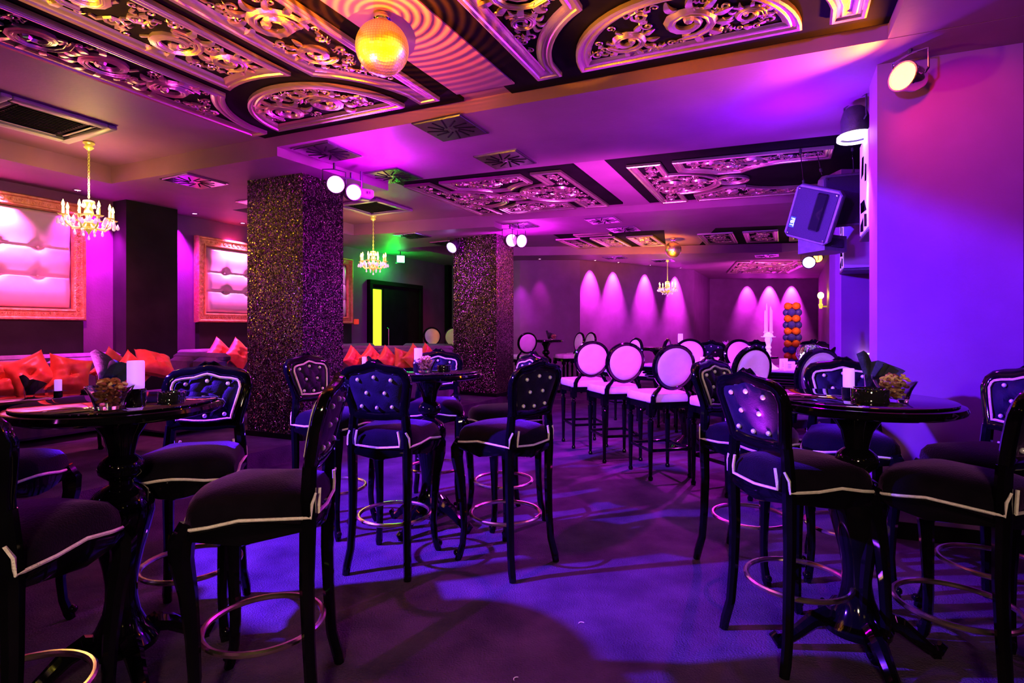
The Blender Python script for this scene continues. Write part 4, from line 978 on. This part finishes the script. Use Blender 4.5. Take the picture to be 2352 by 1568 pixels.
for a, b, lb in (((2.96,5.6,3.3),(2.98,5.55,2.82),'left cable holding the tilted loudspeaker'),((3.12,5.6,3.3),(3.16,5.55,2.97),'middle cable holding the front loudspeaker'),((3.5,5.6,3.3),(3.5,5.58,2.97),'right cable holding the front loudspeaker')):
    cable(a, b, lb)

# ------------------------------------------------------------------ wall boxes with black and white sides
def wall_box(p, L, depth, z0, z1, label):
    t = thing('wall_box', label, 'wall box', p, UA, 'boxes with patterned sides on the right')   # local x runs along the wall
    MB().box((L/2,-depth/2,(z0+z1)/2), (L,depth,z1-z0)).build('case', mat('box_violet_paint', (.3,.26,.38), .4), t, False)
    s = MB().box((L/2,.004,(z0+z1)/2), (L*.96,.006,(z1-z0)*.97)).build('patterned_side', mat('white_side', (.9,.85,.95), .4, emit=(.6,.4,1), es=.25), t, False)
    mb = MB(); H = z1-z0
    for q in ([(.08,.03),(.4,.06),(.4,.19),(.1,.16)],[(.5,.02),(.92,.05),(.9,.12),(.52,.17)],[(.1,.2),(.85,.24),(.9,.36),(.4,.34)],[(.15,.5),(.35,.52),(.3,.7),(.12,.66)],[(.5,.62),(.8,.6),(.7,.82),(.45,.8)]):
        pts = [(L*.03+x*L*.94, .009, z0+y*H) for x,y in q]; mb.add(pts, [[0,1,2,3],[3,2,1,0]])
    mb.build('black_shape', BLACKB, s, False)
    MB().rbox((L/2,-depth/2,z0-.02), (L+.02,depth+.02,.03), .006).build('bottom_bar', PLASTIC, t)
wall_box((2.69,4.10,0), .5, .12, 2.16, 2.92, 'upper violet box with black and white side against the pier')
wall_box((3.66,6.0,0), .42, .9, 2.07, 2.75, 'lower violet box with black and white side above the blue wall')
struct('wall_stub_right', MB().prism([(3.86,6.38),(5.6,6.38),(5.6,6.5),(3.86,6.5)], 0, 3.3), PILR)
t = thing('bright_shelf', 'small bright white shelf sticking out beside the pier', 'shelf', (4.12,6.33,1.11), 0)  # shelf whose brightness is put into its material as a glow
MB().rbox((0,0,0),(.12,.1,.012),.003).build('shelf', WGLOW, t); MB().box((.04,0,-.02),(.03,.06,.03)).build('bracket', CHROME, t, False)

# ------------------------------------------------------------------ tufted wall panels along the left wall
WA = math.atan2(WD.y, WD.x)
def wall_panel(t0, wd, z0, z1, label):
    x, y = wl(t0, .0); t = thing('tufted_wall_panel', label, 'wall panel', (x,y,0), WA, 'framed tufted wall panels')   # local x along wall, -y into the room
    b = .15; H = z1-z0
    O = [(0,z0),(wd,z0),(wd,z1),(0,z1)]; mb = MB(); vs = []; fs = []
    prof = [(0,-.02),(0,-.10),(.015,-.125),(.035,-.125),(.045,-.105),(.11,-.095),(.12,-.115),(.135,-.11),(.15,-.06)]
    for off, dy in prof: vs += [(px, dy, pz) for px, pz in ((off,z0+off),(wd-off,z0+off),(wd-off,z1-off),(off,z1-off))]
    for i in range(len(prof)-1):
        for j in range(4): fs.append([i*4+j, i*4+(j+1)%4, (i+1)*4+(j+1)%4, (i+1)*4+j])
    fr = mb.add(vs, fs).build('gilded_frame', FRAMEG, t)
    mb = MB(); M = Matrix(((1,0,0,0),(0,0,1,-.1),(0,1,0,0),(0,0,0,1))); mb.M = M; k = 0
    def orn(cx_, cz_):
        nonlocal k
        scroll(mb, (cx_,cz_), .03, k*1.3, 1 if k%2 else -1, 1.1, .4, .012, 8, 4); k += 1
    n = int((wd-.1)/.075)
    for j in range(n): orn(.08+(wd-.16)*j/(n-1), z1-.078); orn(.08+(wd-.16)*j/(n-1), z0+.078)
    n = int((H-.2)/.075)
    for j in range(n): orn(.078, z0+.14+(H-.28)*j/(n-1)); orn(wd-.078, z0+.14+(H-.28)*j/(n-1))
    mb.build('carved_scrolls', FRAMEG, fr)['kind'] = 'stuff'
    iw, ih = wd-2*b, H-2*b; bt = [(c*iw, r*ih) for c in (.31,.69) for r in (.33,.62)]
    def fn(u, v):
        X, Z = u*iw, v*ih; e = min(1, min(u,1-u)/.07)**.5*min(1, min(v,1-v)/.05)**.5
        h = .06*e
        for r in (.33,.62): h -= .022*math.exp(-((Z-r*ih)/.012)**2)*e
        for bx, bz in bt:
            d = math.hypot((X-bx)*.8, Z-bz+.0); h -= .07*math.exp(-(d/.05)**2)
            if Z > bz: h -= .012*math.exp(-((X-bx)/.035)**2)*math.exp(-((Z-bz)/.16)**2)
        h += .012*math.sin(v*3*pi)**2
        return (b+X, -.035-h, z0+b+Z)
    pad = MB().grid(fn, 56, 64, False).build('padding', PINKL, t)
    bm_ = MB().ball((0,0,0), .016, 8, 5).mesh('button', PINKL)
    for bx, bz in bt: inst(bm_, 'button', pad, (b+bx, -.05, z0+b+bz))
    MB().rbox((wd/2,-.05,(z0+.9)/2+.0), (wd-.06,.1,z0-.9-.005), .006).build('base_panel', WALLD, t)
wall_panel(-1.74, 1.38, 1.5, 2.97, 'gilt-framed tufted pink wall panel, leftmost, behind the chandelier')
wall_panel(1.108, 1.38, 1.5, 2.82, 'gilt-framed tufted pink wall panel left of the near pillar')
wall_panel(3.08, 1.38, 1.5, 2.84, 'gilt-framed wall panel showing only its right edge beyond the near pillar')
wall_panel(-3.9, 1.38, 1.5, 2.97, 'gilt-framed tufted wall panel outside the left picture edge')

# ------------------------------------------------------------------ door, exit sign, alarm
def door():
    t0, t1, zt = 5.0, 6.95, 2.37; x, y = wl(t0, .0)
    t = tag(bpy.data.objects.new('door_1', None), kind='structure'); COL.objects.link(t); t.location = (x,y,0); t.rotation_euler = (0,0,WA); wd = t1-t0
    for cx_, cz_, a, h in ((.05,(zt+.18)/2,.1,zt-.18),(wd-.05,(zt+.18)/2,.1,zt-.18)): MB().rbox((cx_,-.04,cz_),(a,.1,h),.008).build('jamb', BLACKB, t)
    MB().rbox((wd/2,-.04,zt+.05),(wd,.1,.1),.008).build('lintel', BLACKB, t)
    MB().rbox((.3,-.02,(zt+.18)/2),(.4,.04,zt-.2),.004).build('glazed_leaf', BLACKB, t)
    MB().rbox((.27,-.048,(zt+.18)/2+.0),(.3,.012,zt-.38),.003).build('pane', YDOOR, t)
    MB().rbox((1.2,-.02,(zt+.18)/2),(1.35,.04,zt-.2),.004).build('door_leaf', BLACKB, t)
    h = MB().tube([(.62,-.06,1.0),(.62,-.09,1.02),(.62,-.09,1.4),(.62,-.06,1.42)], .012, 8).build('handle', GOLD, t)
door()
t = thing('exit_sign', 'bright green glowing exit sign hanging above the door', 'exit sign', (-2.45,11.95,2.93), .45)
MB().rbox((0,0,0),(.20,.04,.18),.006).build('box', PLASTIC, t); MB().rbox((0,-.024,0),(.17,.006,.15),.002).build('face', GREEN, t)
MB().tube([(0,0,.09),(0,0,.17)], .01, 6).build('bracket', PLASTIC, t)
lamp('exit_green_glow', 'POINT', (-2.62,12.05,2.8), 34, (.0,1,.03), None, .06)
x, y = wl(4.62, .03); t = thing('fire_alarm', 'small red fire alarm box left of the door', 'alarm', (x,y,1.55), WA)
MB().rbox((0,-.02,0),(.11,.05,.11),.008).build('case', RUBY, t); MB().lathe([(.02,-.03),(.018,-.035),(.001,-.035)],10).build('glass', WHITE, t)

# ------------------------------------------------------------------ lounge: sofas, cushions, low tables
def sofa(p, rz, L, label, zb=.18, H=.92, D=.8):
    t = thing('banquette_sofa', label, 'sofa', (p[0],p[1],zb), rz, 'banquette sofas')   # local x along length, back at +y
    MB().rbox((L/2,-D/2,.20),(L,D,.30),.03).build('base', SOFA, t)
    n = max(2, int(round(L/.75)))
    for k in range(n): MB().rbox(((k+.5)*L/n,-D/2-.06,.40),(L/n-.012,D-.14,.13),.035).build('seat_cushion', SOFA, t)
    for k in range(n): MB().rbox(((k+.5)*L/n,-.13,.62),(L/n-.012,.2,.5),.05).build('back_cushion', SOFA, t)
    MB().rbox((L/2,-.08,H-.06),(L,.17,.12),.04).build('back_roll', SOFA, t)
    for k in range(2):
        for y in (-.08,-D+.08): MB().lathe([(.02,0),(.03,.06),(.001,.06)],8,(.15 if k==0 else L-.15,y,0)).build('foot', LACQ, t)
    return t
def wsofa(t0, t1, label, off=.16): x, y = wl(t0, off); return sofa((x,y), WA, t1-t0, label)
wsofa(-3.4, -.05, 'purple banquette along the left wall under the leftmost panel')
wsofa(.72, 2.55, 'purple banquette under the second wall panel, behind the dark pier')
wsofa(3.0, 4.9, 'purple banquette beyond the near pillar')
def xsofa(t0, off0, L, label): x, y = wl(t0, off0); return sofa((x,y), WA-pi/2, L, label)
xsofa(.33, .99, .95, 'short purple banquette turned across the lounge, by the dark pier')
sofa((-3.05,9.8), 0, 2.0, 'purple banquette facing the camera between the two glitter pillars')
xsofa(5.1, .99, 1.2, 'short purple banquette across the lounge near the far pillar')
CM = {}
def cushion_mesh(seed):
    rnd = random.Random(seed); a, b = rnd.uniform(.7,1.3), rnd.uniform(.7,1.3)
    mb = MB()
    for sgn in (1,-1):
        def fn(u, v, sgn=sgn):
            x, y = (u-.5)*2, (v-.5)*2; pin = 1-.10*(1-x*x)*1.0; piny = 1-.10*(1-y*y)
            X = x*.235*(1-.13*(1-y*y)); Y = y*.235*(1-.13*(1-x*x))
            h = .105*((1-x**4)*(1-y**4))**.6
            d = math.hypot(x, y); h -= .075*math.exp(-(d/.2)**2)
            h += .012*math.sin(9*a*x+4*y)*math.exp(-d)*(1-max(abs(x),abs(y))**4)+.010*math.sin(11*b*y-5*x)*math.exp(-d)*(1-max(abs(x),abs(y))**4)
            return (X, sgn*-h, Y)
        mb.grid(fn, 18, 18, sgn < 0)
    return mb.mesh('cushion', SATIN)
for i in range(3): CM[i] = cushion_mesh(i)
BT = MB().ball((0,0,0), .014, 8, 5).mesh('button', SATIN)
def cushion(p, rot, label, i):
    t = thing('cushion', label, 'cushion', p, 0, 'orange satin cushions'); t.rotation_euler = rot
    inst(CM[i%3], 'cover', t); inst(BT, 'button', t, (0,-.035,0)); return t
def C(px, py, d): q = PD(px, py+14, d); return (q.x, q.y, q.z)
cw = WA-pi/2
for i, (px,py,d,tilt,roll,yaw,lb) in enumerate(((-2,855,5.35,-.35,.1,.5,'orange satin cushion cut by the left picture edge'),(68,846,5.5,-.4,-.38,.55,'orange satin cushion, second from the left edge'),(160,846,5.75,-.35,.25,.6,'orange satin cushion, third from the left, left of the napkin glass'),
   (262,835,6.35,-.3,.7,.5,'orange satin cushion standing on its corner behind the napkins'),(300,845,6.1,-.3,.8,.75,'orange satin cushion behind the candle of the left table'),(357,822,6.3,-.9,.3,.4,'orange satin cushion lying on the sofa back right of the candle'),
   (505,800,8.3,-.3,.75,.6,'small pointed orange cushion under the second wall panel, left one'),(548,800,8.5,-.3,.75,.6,'small pointed orange cushion under the second wall panel, right one'),
   (812,812,9.3,-.3,.75,.5,'orange satin cushion just right of the near pillar'),(852,808,9.4,-.3,.8,.6,'orange satin cushion behind the centre group, second from the pillar'),(890,812,9.26,-.3,.75,.55,'orange satin cushion behind the centre group, third from the pillar'),
   (926,812,9.36,-.3,.25,.5,'orange satin cushion behind the centre group, fourth from the pillar'),(952,808,9.28,-.3,.8,.6,'orange satin cushion behind the centre group, fifth from the pillar'),(982,806,9.4,-.3,.75,.6,'pale orange satin cushion nearest the far pillar'))):
    cu = cushion(C(px,py,d), (tilt, roll, (WA-.1) if px < 700 else .65+.12*(i%3)), lb, i); cu.scale = (.86,)*3 if px < 700 else (.8,)*3
def low_table(p, label, L=1.1, W_=.62, h=.62, rz=0):
    t = thing('lounge_table', label, 'table', (p[0],p[1],.18), rz, 'low lounge tables')
    MB().rbox((0,0,h-.02),(L,W_,.035),.012).build('tabletop', LACQ, t); MB().rbox((0,0,h-.07),(L-.1,W_-.1,.06),.01).build('apron', LACQ, t)
    for sx in (-1,1):
        for sy in (-1,1):
            MB().tube([(sx*(L/2-.08),sy*(W_/2-.08),h-.08),(sx*(L/2-.06),sy*(W_/2-.06),h*.7),(sx*(L/2-.09),sy*(W_/2-.09),h*.3),(sx*(L/2-.07),sy*(W_/2-.07),.05),(sx*(L/2-.05),sy*(W_/2-.05),.012)], [.03,.034,.018,.016,.026], 8).build('leg', LACQ, t)
    return t
low_table((-4.15,4.95), 'glossy black lounge table behind the left bar table, reflecting the cushions', rz=WA)
low_table((-2.35,7.95), 'glossy black lounge table right of the near pillar', rz=WA, L=1.3)
LTZ = .18+.618
candle((-4.02,4.82,LTZ-.0), 'small lilac candle light on the left lounge table', .9)
napkins((-4.3,4.85,LTZ), 'glass holding dark napkins on the left lounge table', 1)
ashtray((-3.98,5.1,LTZ), 'red-lit ashtray on the left lounge table', .05, .04)
candle((-2.2,8.1,LTZ+.0), 'white candle light on the lounge table right of the near pillar', 1.1)
napkins((-2.12,8.2,LTZ), 'glass holding blue-lit napkins on the lounge table right of the near pillar', .3)

# small litter on the carpet
for x, y, r, lb in ((.33,2.58,.5,'tiny curled white thread on the carpet, centre foreground'),(.02,2.17,1.2,'tiny white speck of paper on the carpet, lower foreground')):
    o = MB().tube([(x+.014*math.cos(a+r), y+.014*math.sin(a+r), .004) for a in (0,.5,1,1.5,2,2.5)], .0016, 4).build('carpet_thread', WHITE); tag(o, lb, 'thread')

# ------------------------------------------------------------------ behind the camera, unseen: sign and lamps added for the lacquer to mirror
t = thing('exit_sign', 'added unseen green exit sign behind the camera for the lacquer to mirror', 'exit sign', (-.6,-2.6,2.3), pi)
MB().rbox((0,0,0),(.9,.05,.5),.01).build('box', PLASTIC, t); MB().rbox((0,-.03,0),(.86,.01,.46),.004).build('face', mat('green_face_large', (.2,1,.5), .4, emit=(.03,1,.28), es=3.2), t)
t.rotation_euler = (0,0,pi)
o = copy_tree(ch); o.location = (-2.4,-1.6,3.29); o['label'] = 'added unseen crystal chandelier behind the camera on the left'
o = copy_tree(ch); o.location = (1.9,-1.9,3.19); o['label'] = 'added unseen crystal chandelier behind the camera on the right'
for i, (x,y,m) in enumerate(((-3.2,-.6,LENSM),(-.2,-2.4,LENSO),(2.8,-.8,LENSB),(4.6,.6,LENSM),(-4.8,1.2,LENSB))):
    par((x,y,2.95), (-x*.3,1,-.35), ['added unseen magenta lamp behind the camera at left','added unseen orange lamp behind the camera','added unseen blue lamp behind the camera at right','added unseen magenta lamp out of frame at far right','added unseen blue lamp out of frame at far left'][i], m, .08)
